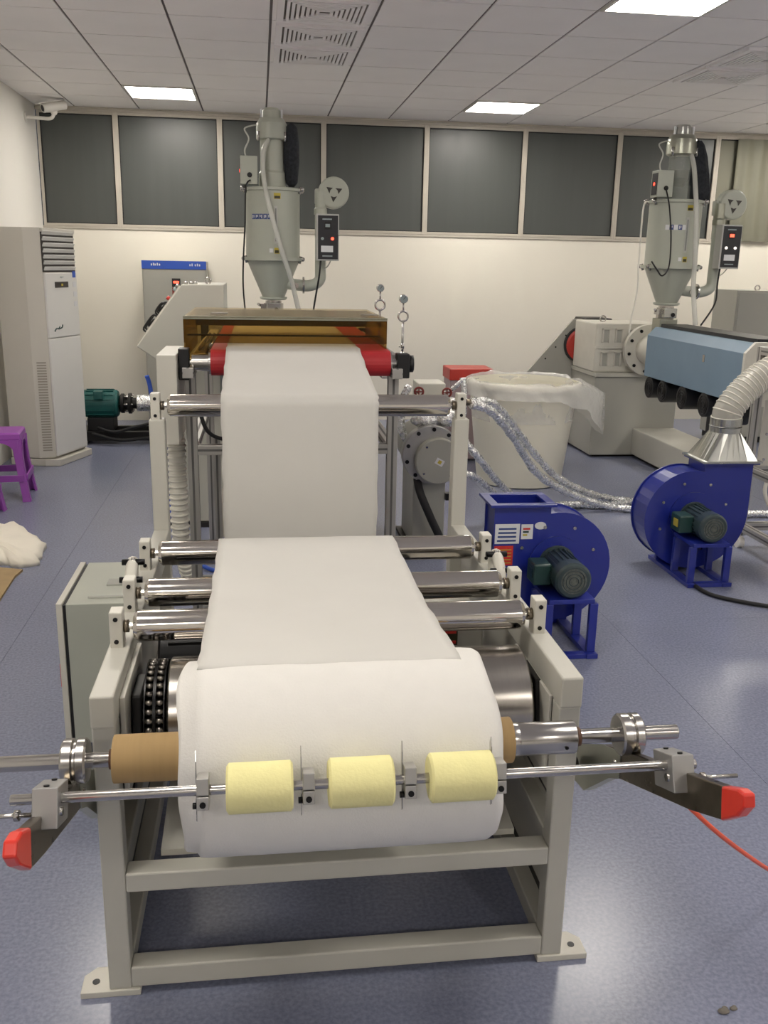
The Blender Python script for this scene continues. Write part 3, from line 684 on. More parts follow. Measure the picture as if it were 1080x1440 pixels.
    if second:
        MB().tube([(X(152), -.17, zb(490)), (X(165), -.22, zb(600)), (X(185), -.25, zb(800)), (X(190), -.25, zb(990)), (X(150), -.25, zb(1055)), (X(110), -.24, zb(1010)), (X(75), -.23, zb(960))], .006).build('loader_lead', 'black_rubber', t)
        MB().tube([(X(70), -.05, zb(560)), (X(45), -.06, zb(620)), (X(40), -.08, zb(960)), (X(40), -.1, zb(1150)), (X(15), -.1, zb(1350)), (X(10), -.1, zb(1460))], .007).build('drop_cable', 'hose_white', t)
    else:
        MB().tube([(X(155), -.17, zb(510)), (X(128), -.2, zb(560)), (X(118), -.21, zb(800)), (X(105), -.2, zb(1000)), (X(100), -.16, zb(1180)), (X(112), -.12, zb(1370))], .006).build('drop_cable', 'dark_metal', t)
    return t
dryer(.108, 7.4, 1.229, 'pale green hopper dryer rising behind the conveyor hood', 0)
dryer(3.315, 7.4, 1.229, 'pale green hopper dryer above the blue barrel cover at right', 1)

# ------------------------------------------------------------------ extruder behind the conveyor
E1 = thing('extruder', 'cream extruder under the dryer, mostly hidden behind the conveyor hood', 'extruder', (.108, 7, 0), world=True)
box(-.08, .30, 5.6, 7.25, .80, 1.12).build('barrel_cover', 'blue_cover', E1, .01)
box(-.12, .33, 7.26, 7.6, .75, 1.229).build('feed_block', 'cream_paint_light', E1, .01)
box(-.2, .45, 7.6, 8.3, .72, 1.18).build('gearbox', 'cream_paint_light', E1, .01)
box(-.2, .45, 7.3, 8.4, 0, .75).build('base', 'grey_paint', E1, .01)
box(.0, .22, 5.7, 5.8, 0, .8).build('support', 'grey_paint', E1, .004)
box(.03, .19, 5.42, 5.6, .95, 1.1).build('adapter', 'raw_steel', E1, .006)

# slanted operator console
O = thing('operator_console', 'grey console with slanted control face beside the conveyor', 'console', (-.4, 5.85, 0), world=True)
poly = [(-.448, 1.478), (-.205, 1.482), (-.205, .99), (-.571, 1.02), (-.718, 1.12)]
MB().prism(poly, 'y', 5.6, 6.12).build('housing', 'console_paint', O, .006)
box(-.55, -.24, 5.68, 6.05, .03, 1.02).build('pedestal', 'console_paint', O, .006)
box(-.58, -.21, 5.65, 6.08, 0, .03).build('plinth', 'dark_metal', O)
sd = (Vector((-.448, 0, 1.478))-Vector((-.718, 0, 1.12))).normalized(); nn = Vector((-sd.z, 0, sd.x))
def on_slope(t, h, y): return Vector((-.718, y, 1.12))+sd*t+nn*h
L = (Vector((-.448, 0, 1.478))-Vector((-.718, 0, 1.12))).length
q = MB(); cs = [on_slope(.02, .001, 5.62), on_slope(L-.02, .001, 5.62), on_slope(L-.02, .001, 6.1), on_slope(.02, .001, 6.1)]
q.add([tuple(p) for p in cs]+[tuple(p+nn*.006) for p in cs], [(3, 2, 1, 0), (4, 5, 6, 7), (0, 1, 5, 4), (1, 2, 6, 5), (2, 3, 7, 6), (3, 0, 4, 7)])
q.build('control_face', 'cream_paint_light', O)
for t0, t1 in ((.10, .21), (.22, .30)):
    for y in (5.64, 5.75): MB().tube([on_slope(t0, .006, y), on_slope(t0+.01, .03, y), on_slope(t1-.01, .03, y), on_slope(t1, .006, y)], .006, 8, 4).build('guard_handle', 'black_plastic', O)
    M0 = on_slope((t0+t1)/2, .008, 5.70)
    MB().cyl(M0, M0+nn*.016, .03, n=8).build('meter', 'dark_metal', O)
for t0, m_ in ((.335, 'red_paint'), (.40, 'dial_face'), (.425, 'steel')):
    M0 = on_slope(t0, .006, 5.66); MB().cyl(M0, M0+nn*.02, .012, n=12).build('push_button', m_, O)
for x in (-.425, -.395, -.37): cyl((x, 5.66, 1.478), (x, 5.66, 1.495), .012, n=10).build('signal_lamp', 'steel', O)
for x in (-.30,): MB().torus((x, 5.7, 1.499), (0, 1, 0), .017, .004, 16).build('lifting_eye', 'steel', O)

# grey cabinet with blue band at the wall
H = thing('control_cabinet', 'grey control cabinet with blue band at the back wall', 'cabinet', (-.8, 9.45, 0), world=True)
box(-1.105, -.505, 9.3, 9.68, .08, 1.6).build('body', 'grey_paint', H, .004)
box(-1.095, -.515, 9.293, 9.3, .1, 1.522).build('door', 'grey_paint', H, .002)
bd = box(-1.107, -.503, 9.29, 9.3, 1.525, 1.602).build('blue_band', 'band_blue', H)
for k, x in enumerate((-1.02, -1.0, -.985, -.965, -.945)): box(x, x+.011, 9.2885, 9.29, 1.556, 1.556+.018+.006*(k % 2)).build('band_mark', 'sticker_white', bd)
for k, x in enumerate((-.66, -.64, -.61, -.59, -.57)): box(x, x+.011, 9.2885, 9.29, 1.556, 1.574+.006*(k % 2)).build('band_mark', 'sticker_white', bd)
pb = box(-.83, -.75, 9.286, 9.293, 1.36, 1.44).build('display', 'panel_black', H); box(-.815, -.765, 9.283, 9.286, 1.395, 1.415).build('digits', 'lamp_red', pb)
box(-.83, -.75, 9.286, 9.293, 1.28, 1.355).build('meter', 'valve_red', H)
box(-1.09, -.52, 9.32, 9.66, 0, .08).build('plinth', 'dark_metal', H)
tag(box(-1.02, -.86, 8.95, 9.2, 0, .34).build('wooden_crate', 'brown_wood', bev=.006, origin=(-.94, 9.07, 0)), 'brown wooden crate on the floor before the grey cabinet', 'crate')

# ------------------------------------------------------------------ floor standing air conditioner
A = thing('air_conditioner', 'tall white floor standing air conditioner by the left wall', 'air conditioner', (-1.72, 7.80, 0), math.radians(70.6))
hw, hd2, AH = .285, .19, 1.83
MB().prism([(-hw, hd2), (hw, hd2), (hw, -.07), (hw-.05, -hd2+.02), (-hw+.06, -hd2+.02), (-hw, -.06)], 'z', .06, AH).build('body', 'air_side', A, .008)
MB().prism([(-hw-.005, hd2+.005), (hw+.005, hd2+.005), (hw+.005, -.13), (hw-.04, -hd2-.03), (-hw+.04, -hd2-.03), (-hw-.005, -.11)], 'z', 0, .055).build('base', 'air_side', A, .006)
box(-hw+.06, hw-.05, -hd2-.0, -hd2+.022, .075, 1.0).build('lower_panel', 'air_white', A, .008)
box(-hw+.06, hw-.05, -hd2-.0, -hd2+.022, 1.004, 1.50).build('upper_panel', 'air_white', A, .008)
vd = box(-hw+.06, hw-.05, -hd2+.012, -hd2+.021, 1.503, 1.815).build('outlet', 'air_dark', A)
for k in range(7):
    M = Matrix.Translation((.005, -hd2+.008, 1.53+.044*k)) @ Matrix.Rotation(.45, 4, 'X')
    MB(M).box(-hw+.062, hw-.058, -.003, .003, -.015, .016).build('louvre_blade', 'air_white', A, .002)
box(-hw+.058, hw-.048, -hd2+.0, -hd2+.022, 1.80, 1.825).build('top_trim', 'air_side', A)
dsp = box(-.10, .09, -hd2-.004, -hd2, 1.385, 1.43).build('display', 'air_dark', A); box(-.015, .01, -hd2-.006, -hd2-.004, 1.398, 1.415).build('display_icon', 'sticker_yellow', dsp)
box(-.02, .03, -hd2-.002, -hd2, 1.462, 1.468).build('brand_mark', 'dial_face', A)
for k in range(4): box(.165, .21, -hd2-.002, -hd2, 1.46-.075*k, 1.50-.075*k+(.01 if k == 0 else 0)).build('sticker', 'band_blue' if k == 0 else 'sticker_white', A)
MB().tube([(-.15, -hd2, 1.055), (-.12, -hd2, 1.075), (-.08, -hd2, 1.072), (-.04, -hd2, 1.08), (-.03, -hd2, 1.10)], .006).tube([(-.09, -hd2, 1.072), (-.07, -hd2, 1.09)], .005).build('logo', 'dark_green', A)
# intake grille on the bevelled side
d0, d1 = Vector((-hw, -.06, 0)), Vector((-hw+.06, -hd2+.02, 0)); ed = (d1-d0).normalized(); nr = Vector((ed.y, -ed.x, 0))
q0 = d0+ed*.03; q1 = d0+ed*.10
def slab(p, r_, z0, z1, t, name, m_, par):
    o_ = nr*t
    MB().add([(p.x, p.y, z0), (r_.x, r_.y, z0), (r_.x+o_.x, r_.y+o_.y, z0), (p.x+o_.x, p.y+o_.y, z0), (p.x, p.y, z1), (r_.x, r_.y, z1), (r_.x+o_.x, r_.y+o_.y, z1), (p.x+o_.x, p.y+o_.y, z1)],
             [(0, 1, 2, 3), (7, 6, 5, 4), (0, 4, 5, 1), (1, 5, 6, 2), (2, 6, 7, 3), (3, 7, 4, 0)]).build(name, m_, par)
for zz in [.12+.021*k for k in range(34)]: slab(q0, q1, zz, zz+.011, .0025, 'intake_slot', 'air_grille', A)

# ------------------------------------------------------------------ teal motor on the floor behind
T = thing('pump_motor', 'teal electric motor on a dark base behind the air conditioner', 'motor', (-1.25, 8.6, 0), world=True)
mb = MB().lathe([(.06, -1.62), (.12, -1.60), (.123, -1.57), (.123, -1.30), (.11, -1.285), (.05, -1.28)], (0, 8.6, .342), (1, 0, 0), 28).build('motor_body', 'teal_paint', T)
for k in range(16):
    a = 2*PI*k/16
    M = Matrix.Translation((0, 8.6, .342)) @ Matrix.Rotation(a, 4, 'X')
    MB(M).box(-1.56, -1.32, -.003, .003, .118, .132).build('cooling_fin', 'teal_paint', mb)
box(-1.48, -1.40, 8.44, 8.52, .40, .47).build('terminal_box', 'teal_paint', mb, .004)
MB().lathe([(.06, -1.28), (.09, -1.26), (.09, -1.235), (.06, -1.23), (.06, -1.20), (.095, -1.195), (.095, -1.17), (.05, -1.16), (.05, -1.10)], (0, 8.6, .342), (1, 0, 0), 20).build('coupling', 'dark_metal', T)
for k in range(6):
    a = 2*PI*k/6; cyl((-1.275, 8.6+.075*math.cos(a), .342+.075*math.sin(a)), (-1.15, 8.6+.075*math.cos(a), .342+.075*math.sin(a)), .009, n=6).build('bolt', 'steel', T)
MB().tube([(-1.12, 8.6, .345), (-1.02, 8.6, .345), (-.93, 8.58, .335), (-.8, 8.5, .32), (-.6, 8.3, .3)], .075, 14).build('foil_pipe', 'foil', T)
MB().box(-1.62, -.9, 8.42, 8.48, .03, .11).box(-1.62, -.9, 8.72, 8.78, .03, .11).box(-1.62, -1.56, 8.48, 8.72, .03, .11).box(-.96, -.9, 8.48, 8.72, .03, .11).box(-1.62, -1.56, 8.42, 8.78, 0, .03).box(-.96, -.9, 8.42, 8.78, 0, .03).build('base_frame', 'dark_metal', T)
box(-1.55, -1.32, 8.48, 8.72, .11, .225).build('motor_foot', 'black_plastic', T, .004)
MB().tube([(-1.45, 8.42, .15), (-1.3, 8.36, .12), (-1.1, 8.35, .17), (-.9, 8.35, .2), (-.7, 8.3, .1)], .014).tube([(-1.5, 8.4, .1), (-1.25, 8.34, .05), (-1.0, 8.34, .07), (-.75, 8.3, .05)], .016).build('cable', 'black_rubber', T)

# ------------------------------------------------------------------ purple stools
def stool(x, y, rz, label):
    t = thing('plastic_stool', label, 'stool', (x, y, 0), rz, group='purple plastic stools')
    hs, hb, ht = .135, .185, .47
    MB().rings([[(sx*a, sy*a, z) for sx, sy in ((-1, -1), (1, -1), (1, 1), (-1, 1))] for a, z in ((hs+.012, ht-.05), (hs+.01, ht-.012), (hs, ht))], True, False, False).build('seat', 'purple_plastic', t, .008)
    for sx in (-1, 1):
        for sy in (-1, 1):
            q = MB(); rr_ = []
            for z, a, wd in ((ht-.05, hs+.012, .06), (ht*.5, (hs+hb)/2+.0, .052), (.03, hb, .05), (0, hb+.006, .056)):
                rr_.append([(sx*a, sy*a, z), (sx*(a-wd), sy*a, z), (sx*(a-wd), sy*(a-.014), z), (sx*(a-.014), sy*(a-.014), z), (sx*(a-.014), sy*(a-wd), z), (sx*a, sy*(a-wd), z)])
            q.rings(rr_, True, False, False).build('leg', 'purple_plastic', t, .003)
    for k in range(4):
        M = Matrix.Rotation(k*PI/2, 4, 'Z')
        # arched apron and lower stretcher
        pts = [(-hs, ht-.05), (hs, ht-.05)]; ar = [(hs*.75*math.cos(a), ht-.14+.075*math.sin(a)) for a in [PI*i/8 for i in range(9)]]
        q = MB(M)
        for i in range(8):
            (xa, za), (xb, zb_) = ar[i], ar[i+1]
            q.prism([(xa, ht-.048), (xb, ht-.048), (xb, zb_), (xa, za)], 'y', -hs-.016, -hs-.006)
        q.box(hs*.74, hs*.95, -hs-.02, -hs-.008, ht-.16, ht-.048).box(-hs*.95, -hs*.74, -hs-.02, -hs-.008, ht-.16, ht-.048)
        q.build('apron', 'purple_plastic', t)
        MB(M).box(-hb+.03, hb-.03, -hb+.006, -hb+.018, .14, .185).build('stretcher', 'purple_plastic', t, .003)
    return t
stool(-1.775, 6.52, math.radians(6), 'purple plastic stool standing at the left edge before the air conditioner')
stool(-1.875, 5.98, math.radians(-4), 'second purple stool, only a foot showing at the left edge')

# paper sack and cardboard on the floor at the left
def blob(name, outline, h, m_, label, cat, seed):
    rnd = random.Random(seed); cx = sum(p[0] for p in outline)/len(outline); cy = sum(p[1] for p in outline)/len(outline)
    O_ = []
    for i in range(len(outline)):
        a, b2 = outline[i], outline[(i+1) % len(outline)]
        for k in range(5):
            t_ = k/5; O_.append((a[0]+(b2[0]-a[0])*t_+rnd.uniform(-.012, .012), a[1]+(b2[1]-a[1])*t_+rnd.uniform(-.012, .012)))
    rs_ = []
    for f_, z in ((1, .0), (1.0, h*.35), (.9, h*.8), (.7, h*.9), (.45, h*1.05), (.2, h), (.02, h)):
        rs_.append([(cx+(p[0]-cx)*f_, cy+(p[1]-cy)*f_, max(0, z+(rnd.uniform(-.18, .18)*h if z > 0 else 0))) for p in O_])
    q = MB(); q.rings(rs_, True, False, True)
    return tag(q.build(name, m_, origin=(cx, cy, 0)), label, cat)
blob('paper_sack', [(-1.95, 5.60), (-1.64, 5.74), (-1.47, 5.68), (-1.24, 5.26), (-1.215, 4.96), (-1.30, 4.90), (-1.42, 4.98), (-1.95, 5.05)], .06, 'paper', 'crumpled white paper sack on the floor at the left edge', 'sack', 3)
cd_ = MB().prism([(-1.95, 4.99), (-1.45, 4.92), (-1.27, 4.86), (-1.285, 4.75), (-1.27, 4.4), (-1.9, 4.3)], 'z', 0, .012)
tag(cd_.build('cardboard_sheet', 'cardboard', origin=(-1.6, 4.6, 0)), 'brown cardboard sheet on the floor beside the paper sack', 'cardboard')

# ------------------------------------------------------------------ centrifugal blowers
def blower(x, y, rz, zc, r, mirror, label, wd, plates, transition):
    t = thing('centrifugal_blower', label, 'blower', (x, y, 0), rz, group='blue blowers with electric motors')
    s = -1 if mirror else 1          # s=1: outlet at the left, pointing up
    f = lambda px: s*px
    rmax = r*1.24; hw_ = wd/2; zt = zc+r*1.16
    # scroll outline: spiral from the outlet's inner lip round to its outer wall
    def outline(off=0., full=False):
        pts = []
        for i in range(33):
            a = math.radians(100-280*i/32); rr_ = r*(.98+.26*(i/32)**1.1)+off
            pts.append((rr_*math.cos(a), zc+rr_*math.sin(a)))
        pts += [(-rmax-off, zt), (-r*.16, zt), (-r*.16, zc+r*.97+off)] if full else [(-rmax-off, zc+r*.40), (-r*.24, zc+r*.40), (-r*.16, zc+r*.97+off)]
        return [(f(a), b) for a, b in pts]
    MB().prism(outline(), 'y', -hw_, hw_).build('scroll', 'blue_enamel', t, .002)
    MB().prism(outline(.008, True), 'y', -hw_-.003, -hw_+.006).build('front_plate', 'blue_enamel', t, .001)
    MB().prism(outline(.008, True), 'y', hw_-.006, hw_+.003).build('back_plate', 'blue_enamel', t, .001)
    x0, x1 = sorted((f(-rmax-.02), f(-r*.14)))
    fl_ = MB().box(x0-.012, x1+.012, -hw_-.03, -hw_+.008, zt, zt+.012).box(x0-.012, x1+.012, hw_-.008, hw_+.03, zt, zt+.012).box(x0-.012, x0+.026, -hw_+.008, hw_-.008, zt, zt+.012).box(x1-.026, x1+.012, -hw_+.008, hw_-.008, zt, zt+.012)
    fl_.build('outlet_flange', 'blue_enamel', t, .001)
    xa_, xb_ = sorted((f(-rmax), f(-r*.16))); zl = zc+r*.3
    MB().box(xa_, xa_+.004, -hw_, hw_, zl, zt).box(xb_-.004, xb_, -hw_, hw_, zc+r*.38, zt).build('outlet_duct', 'blue_enamel', t)
    for k in range(8):
        a = math.radians(20+45*k); rr_ = r*.78
        cyl((rr_*math.cos(a), -hw_-.003, zc+rr_*math.sin(a)), (rr_*math.cos(a), -hw_-.009, zc+rr_*math.sin(a)), .008, n=8).build('rivet', 'steel', t)
    MB().lathe([(r*.55, 0), (r*.55, .008), (.09, .008)], (0, -hw_-.003, zc), (0, -1, 0), 32).build('inlet_ring', 'blue_enamel', t)
    # motor toward the camera
    y0 = -hw_-.006; ml = .245; mr_ = .07
    mo = MB().lathe([(.085, 0), (.085, .014), (mr_, .016), (mr_, ml-.05)], (0, y0, zc), (0, -1, 0), 32).build('motor', 'motor_green', t)
    for k in range(22):
        a = 2*PI*k/22
        M = Matrix.Translation((0, y0, zc)) @ Matrix.Rotation(a, 4, 'Y')
        MB(M).box(-.0025, .0025, -ml+.055, -.02, mr_-.004, mr_+.008).build('cooling_fin', 'motor_green', mo)
    cw = MB().lathe([(.078, ml-.07), (.079, ml-.01), (.07, ml), (.062, ml+.002)], (0, y0, zc), (0, -1, 0), 32).build('fan_cowl', 'motor_green', t)
    cyl((0, y0-ml-.0015, zc), (0, y0-ml-.003, zc), .056, n=28).build('fan_grille', 'fan_grille', cw)
    for rr_ in (.02, .034, .048): MB().torus((0, y0-ml-.0035, zc), (0, 1, 0), rr_, .0022, 24, 6).build('grille_ring', 'motor_green', cw)
    jb = box(-.145, -.066, y0-.15, y0-.04, zc-.05, zc+.045).build('junction_box', 'dark_green', t, .008)
    box(-.148, -.145, y0-.13, y0-.08, zc-.02, zc+.02).build('rating_plate', 'sticker_yellow' if transition else 'dark_green', jb)
    # stand
    fy = y0-ml+.02; zt_ = zc-mr_-.012
    st = box(-.10, .10, fy-.02, -hw_-.006, zt_-.02, zt_).build('motor_shelf', 'blue_enamel', t, .002)
    for sx in (-1, 1):
        for yy in (fy-.01, -hw_-.05): box(sx*.098-.018, sx*.098+.018, yy-.012, yy+.012, .022, zt_-.02).build('stand_leg', 'blue_enamel', t, .002)
        for yy in (hw_-.03,): box(sx*.098-.018, sx*.098+.018, yy-.012, yy+.012, .022, zc-r*.9).build('stand_leg', 'blue_enamel', t, .002)
        box(sx*.098-.025, sx*.098+.025, fy-.045, hw_+.05, 0, .022).build('base_rail', 'blue_enamel', t, .002)
    box(-.073, .073, fy-.04, fy, 0, .022).build('base_bar', 'blue_enamel', t, .002); box(-.073, .073, hw_-.03, hw_+.02, 0, .022).build('base_bar', 'blue_enamel', t, .002)
    if plates:
        yf = -hw_-.0035
        pl = box(-.285, -.175, yf-.002, yf, zc+.095, zc+.185).build('rating_plate', 'sticker_white', t)
        for k in range(4): box(-.275+.002*k, -.19, yf-.003, yf-.002, zc+.105+.018*k, zc+.113+.018*k).build('print_line', 'sticker_blue', pl)
        en = box(-.168, -.115, yf-.002, yf, zc+.115, zc+.182).build('energy_label', 'sticker_white', t)
        for k in range(3): box(-.16, -.14+.006*k, yf-.003, yf-.002, zc+.13+.014*k, zc+.138+.014*k).build('print_line', ('sticker_yellow', 'dark_green', 'sticker_red')[k], en)
        MB(Matrix.Translation((-.082, yf, zc+.175)) @ Matrix.Diagonal((1, 1, .65, 1))).cyl((0, -.002, 0), (0, 0, 0), .026, n=20).build('oval_label', 'sticker_white', t)
        wl = box(-.285, -.2, yf-.002, yf, zc-.005, zc+.085).build('warning_label', 'sticker_red', t)
        for k in range(5): box(-.277, -.208, yf-.003, yf-.002, zc+.005+.015*k, zc+.009+.015*k).build('print_line', 'sticker_yellow', wl)
    if transition:
        xc, hx, z0 = (x0+x1)/2, (x1-x0)/2, zt+.012
        q = MB(); n_ = 24; ra, rb = [], []
        for k in range(n_):
            a = 2*PI*k/n_+PI/4/3; c_, s_2 = math.cos(a), math.sin(a); m_ = max(abs(c_), abs(s_2))
            ra.append((xc+hx*c_/m_, (hw_+.03)*s_2/m_, z0)); rb.append((xc+.0+.082*c_, .0+.082*s_2, z0+.155))
        q.rings([ra, rb], True, False, False); q.build('transition_duct', 'galvanised', t)
        MB().lathe([(.084, z0+.15), (.084, z0+.178), (.088, z0+.182), (.084, z0+.186), (.084, z0+.225)], (xc, 0, 0), n=28).build('collar', 'galvanised', t)
        box(x0-.02, x1+.02, -hw_-.04, hw_+.04, z0-.002, z0+.008).build('duct_flange', 'galvanised', t)
        return t, (xc, z0+.225)
    return t, None
blower(1.29, 3.86, 0, .345, .228, False, 'blue blower with open square mouth beside the winder', .17, True, False)
b2, top2 = blower(2.33, 4.70, 0, .315, .25, True, 'blue blower with sheet metal outlet duct at right', .19, False, True)
bx2 = 2.33+top2[0]
corrugated('spiral_duct', [(bx2, 4.70, top2[1]-.02), (bx2+.01, 4.70, top2[1]+.05), (bx2+.12, 4.72, top2[1]+.17), (bx2+.30, 4.76, top2[1]+.27), (bx2+.55, 4.85, top2[1]+.31), (bx2+.8, 4.9, top2[1]+.32)], .078, 'hose_clear', 'hose_white', 'clear wire-ribbed duct rising from the right blower', 'duct', .024, 30, .0045)
tag(MB().tube([(2.26, 4.5, .012), (2.25, 4.36, .012), (2.27, 4.2, .012), (2.37, 4.09, .012), (2.48, 4.013, .012), (2.8, 3.8, .012), (3.2, 3.7, .012)], .011).build('floor_cable', 'black_rubber', origin=(2.5, 4.0, 0)), 'black power cable on the floor running right from the duct blower', 'cable')

# ------------------------------------------------------------------ white bin with film liner
N_ = thing('plastic_bin', 'large round white plastic bin lined with clear film', 'bin', (1.985, 6.84, 0))
MB().lathe([(.30, 0), (.325, .01), (.41, .735), (.432, .74), (.432, .775), (.41, .78), (.40, .74), (.31, .03), (.0, .02)], (0, 0, 0), n=56).build('body', 'bin_plastic', N_)
q = MB(); n_ = 90; rs = []; rnd = random.Random(5)
ph = [rnd.uniform(0, 6.28) for _ in range(8)]
for z, rr_, amp in ((.50, .385, .01), (.76, .405, .012), (.80, .425, .02), (.785, .452, .016), (.72, .46, .03), (.60, .465, .045), (.50, .47, .055)):
    row = []
    for k in range(n_):
        a = 2*PI*k/n_
        wv = sum(math.sin(a*(5+4*i)+ph[i]+z*6*i)/(1+.5*i) for i in range(6))/3
        side = max(0, math.cos(a-math.radians(-8)))**6           # longer on the right side
        zz = z+amp*.9*wv
        if z < .75 and rr_ > .44:
            zz = .775-(.775-z)*(.35+1.15*side)+amp*.5*wv
        row.append(((rr_+amp*wv*.8+.17*side*(1 if rr_ > .455 else 0))*math.cos(a), (rr_+amp*wv*.8)*math.sin(a), zz))
    rs.append(row)
q.rings(rs, False); q.build('film_liner', 'film_clear', N_, label='crumpled clear plastic film')
RC = thing('tool_cabinet', 'tool cabinet with red top half hidden behind the white bin', 'cabinet', (1.74, 7.7, 0), world=True)
box(1.565, 1.915, 7.56, 7.84, .02, .69).build('body', 'mauve_paint', RC, .006); box(1.555, 1.925, 7.545, 7.855, .69, .785).build('top', 'red_paint', RC, .006)
for x in (1.6, 1.88): box(x-.02, x+.02, 7.58, 7.82, 0, .02).build('foot', 'black_plastic', RC)

# ------------------------------------------------------------------ melt filter with round flange
Q = thing('melt_filter', 'grey melt filter with round bolted flange behind right winder post', 'filter', (.96, 5.2, 0), world=True)
cyl((.955, 5.05, .575), (.955, 5.12, .575), .168, n=40).build('back_flange', 'matt_aluminium', Q, .004)
cyl((.955, 5.12, .575), (.955, 5.5, .575), .14, n=32).build('filter_body', 'grey_paint', Q, .004)
MB().lathe([(.131, 0), (.131, .05), (.125, .055)], (.984, 5.05, .548), (0, -1, 0), 40).build('cover_plate', 'grey_paint', Q)
for k in range(10):
    a = math.radians(36*k+15); p = (.955+.147*math.cos(a), 5.05, .575+.147*math.sin(a))
    cyl(p, (p[0], 5.043, p[2]), .0115, n=10).build('bolt', 'black_bolt', Q)
for k in range(4):
    a = math.radians(90*k+40); p = (.984+.108*math.cos(a), 4.995, .548+.108*math.sin(a)); cyl(p, (p[0], 4.99, p[2]), .006, n=8).build('screw', 'steel', Q)
M = Matrix.Translation((.99, 4.994, .545)) @ Matrix.Rotation(.5, 4, 'Y')
MB(M).box(-.024, .024, -.002, .0, -.018, .018).build('label_plate', 'sticker_white', Q); MB(M).box(-.01, .01, -.003, -.001, -.01, .01).build('label_print', 'sticker_yellow', Q)
box(.86, 1.05, 5.1, 5.5, .02, .46).build('stand', 'grey_paint', Q, .006)
box(.83, 1.08, 5.06, 5.54, 0, .02).build('base_plate', 'dark_metal', Q)
MB().tube([(.88, 5.08, .43), (.89, 5.02, .36), (.95, 5.0, .22), (1.01, 5.0, .09), (1.0, 5.0, .03), (.85, 5.05, .03), (.65, 5.1, .06)], .024, 10).build('heater_cable', 'black_rubber', Q)
MB().tube([(.84, 5.2, .62), (.80, 5.2, .7), (.80, 5.2, .86), (.84, 5.2, .95)], .022, 10).build('foil_pipe', 'foil', Q)
MB().tube([(.90, 5.16, .74), (1.0, 5.16, .79), (1.08, 5.18, .80), (1.12, 5.2, .86)], .05, 12).build('foil_wrap', 'foil', Q)
MB().ball((.93, 5.15, .76), .075, 12, 8, (1.2, .8, .6)).ball((1.05, 5.14, .77), .07, 12, 8, (1.1, .8, .7)).build('foil_insulation', 'foil', Q)
box(.90, 1.06, 5.25, 5.45, .70, .955).build('heater_box', 'cream_paint_light', Q, .006)
for vx, vz in ((.875, .93), (1.035, .925)):
    vv = MB().torus((vx, 5.08, vz), (.2, 1, .15), .024, .006, 20, 6).build('handwheel', 'valve_red', Q)
    MB().cyl((vx-.024, 5.08, vz), (vx+.024, 5.08, vz), .004, n=6).cyl((vx, 5.08, vz-.024), (vx, 5.08, vz+.024), .004, n=6).build('spoke', 'valve_red', vv)
    MB().cyl((vx, 5.08, vz), (vx, 5.17, vz-.02), .007, n=8).cyl((vx, 5.16, vz-.02), (vx, 5.16, .78), .012, n=10).build('valve_stem', 'raw_steel', vv)
MB().tube([(1.135, 5.08, .80), (1.13, 5.06, .89), (1.125, 5.06, .95), (1.12, 5.07, 1.01)], .017, 10).build('foil_elbow', 'foil', Q)
MB().tube([(1.12, 5.06, 1.0), (1.07, 5.08, .95), (1.02, 5.12, .90)], .014, 10).build('foil_branch', 'foil', Q)
MB().cyl((1.09, 5.0, .888), (1.16, 4.98, .882), .02, n=8).build('hose_fitting', 'raw_steel', Q)
cyl((1.12, 5.1, .30), (1.12, 5.1, .89), .012).build('drop_pipe', 'steel', Q)
box(1.05, 1.14, 5.08, 5.13, .30, .34).build('pipe_clip', 'dark_metal', Q)

hz = lambda L_: [tuple(p) for p in L_]
def foil_hose(pts, r, label):
    jag = lambda u: r*(1+.10*math.sin(u*97)+.06*math.sin(u*211))
    tag(MB().tube(pts, r, 10, 10, rad=jag).build('foil_hose', 'foil', origin=(pts[len(pts)//2][0], pts[len(pts)//2][1], 0)), label, 'hose', 'silver foil wrapped hoses')
foil_hose([(1.15, 4.98, .885), (1.293, 5.1, .867), (1.444, 5.25, .744), (1.645, 5.45, .532), (1.899, 5.7, .301), (2.175, 5.9, .143), (2.445, 6.05, .045), (2.70, 6.0, .03), (3.0, 5.9, .03)], .023, 'upper silver foil hose sagging from the filter across the bin')
foil_hose([(1.15, 4.96, .878), (1.283, 5.05, .826), (1.457, 5.2, .659), (1.716, 5.5, .362), (2.022, 5.75, .167), (2.336, 5.86, .045), (2.6, 5.8, .03), (3.0, 5.75, .03)], .025, 'lower silver foil hose sagging from the filter past the bin')
foil_hose([(2.0, 5.95, .026), (2.155, 5.97, .026), (2.4, 5.95, .026), (2.8, 6.15, .026), (3.1, 6.2, .026)], .025, 'short silver foil hose lying on the floor beside the bin')
foil_hose([(1.13, 5.25, .72), (1.20, 5.27, .60), (1.29, 5.3, .50), (1.465, 5.5, .31), (1.66, 5.8, .13), (1.78, 5.98, .035), (1.9, 6.0, .026)], .023, 'silver foil hose dropping behind the right winder post, upper one')
foil_hose([(1.05, 5.3, .45), (1.20, 5.35, .40), (1.304, 5.4, .358), (1.48, 5.6, .2), (1.62, 5.8, .06), (1.72, 5.9, .026), (1.9, 5.9, .026)], .02, 'silver foil hose dropping behind the right winder post, lower one')
foil_hose([(2.95, 5.62, .026), (3.225, 5.66, .026), (3.4, 5.65, .026), (3.7, 5.6, .026)], .023, 'silver foil hose on the floor under the right aluminium frame')

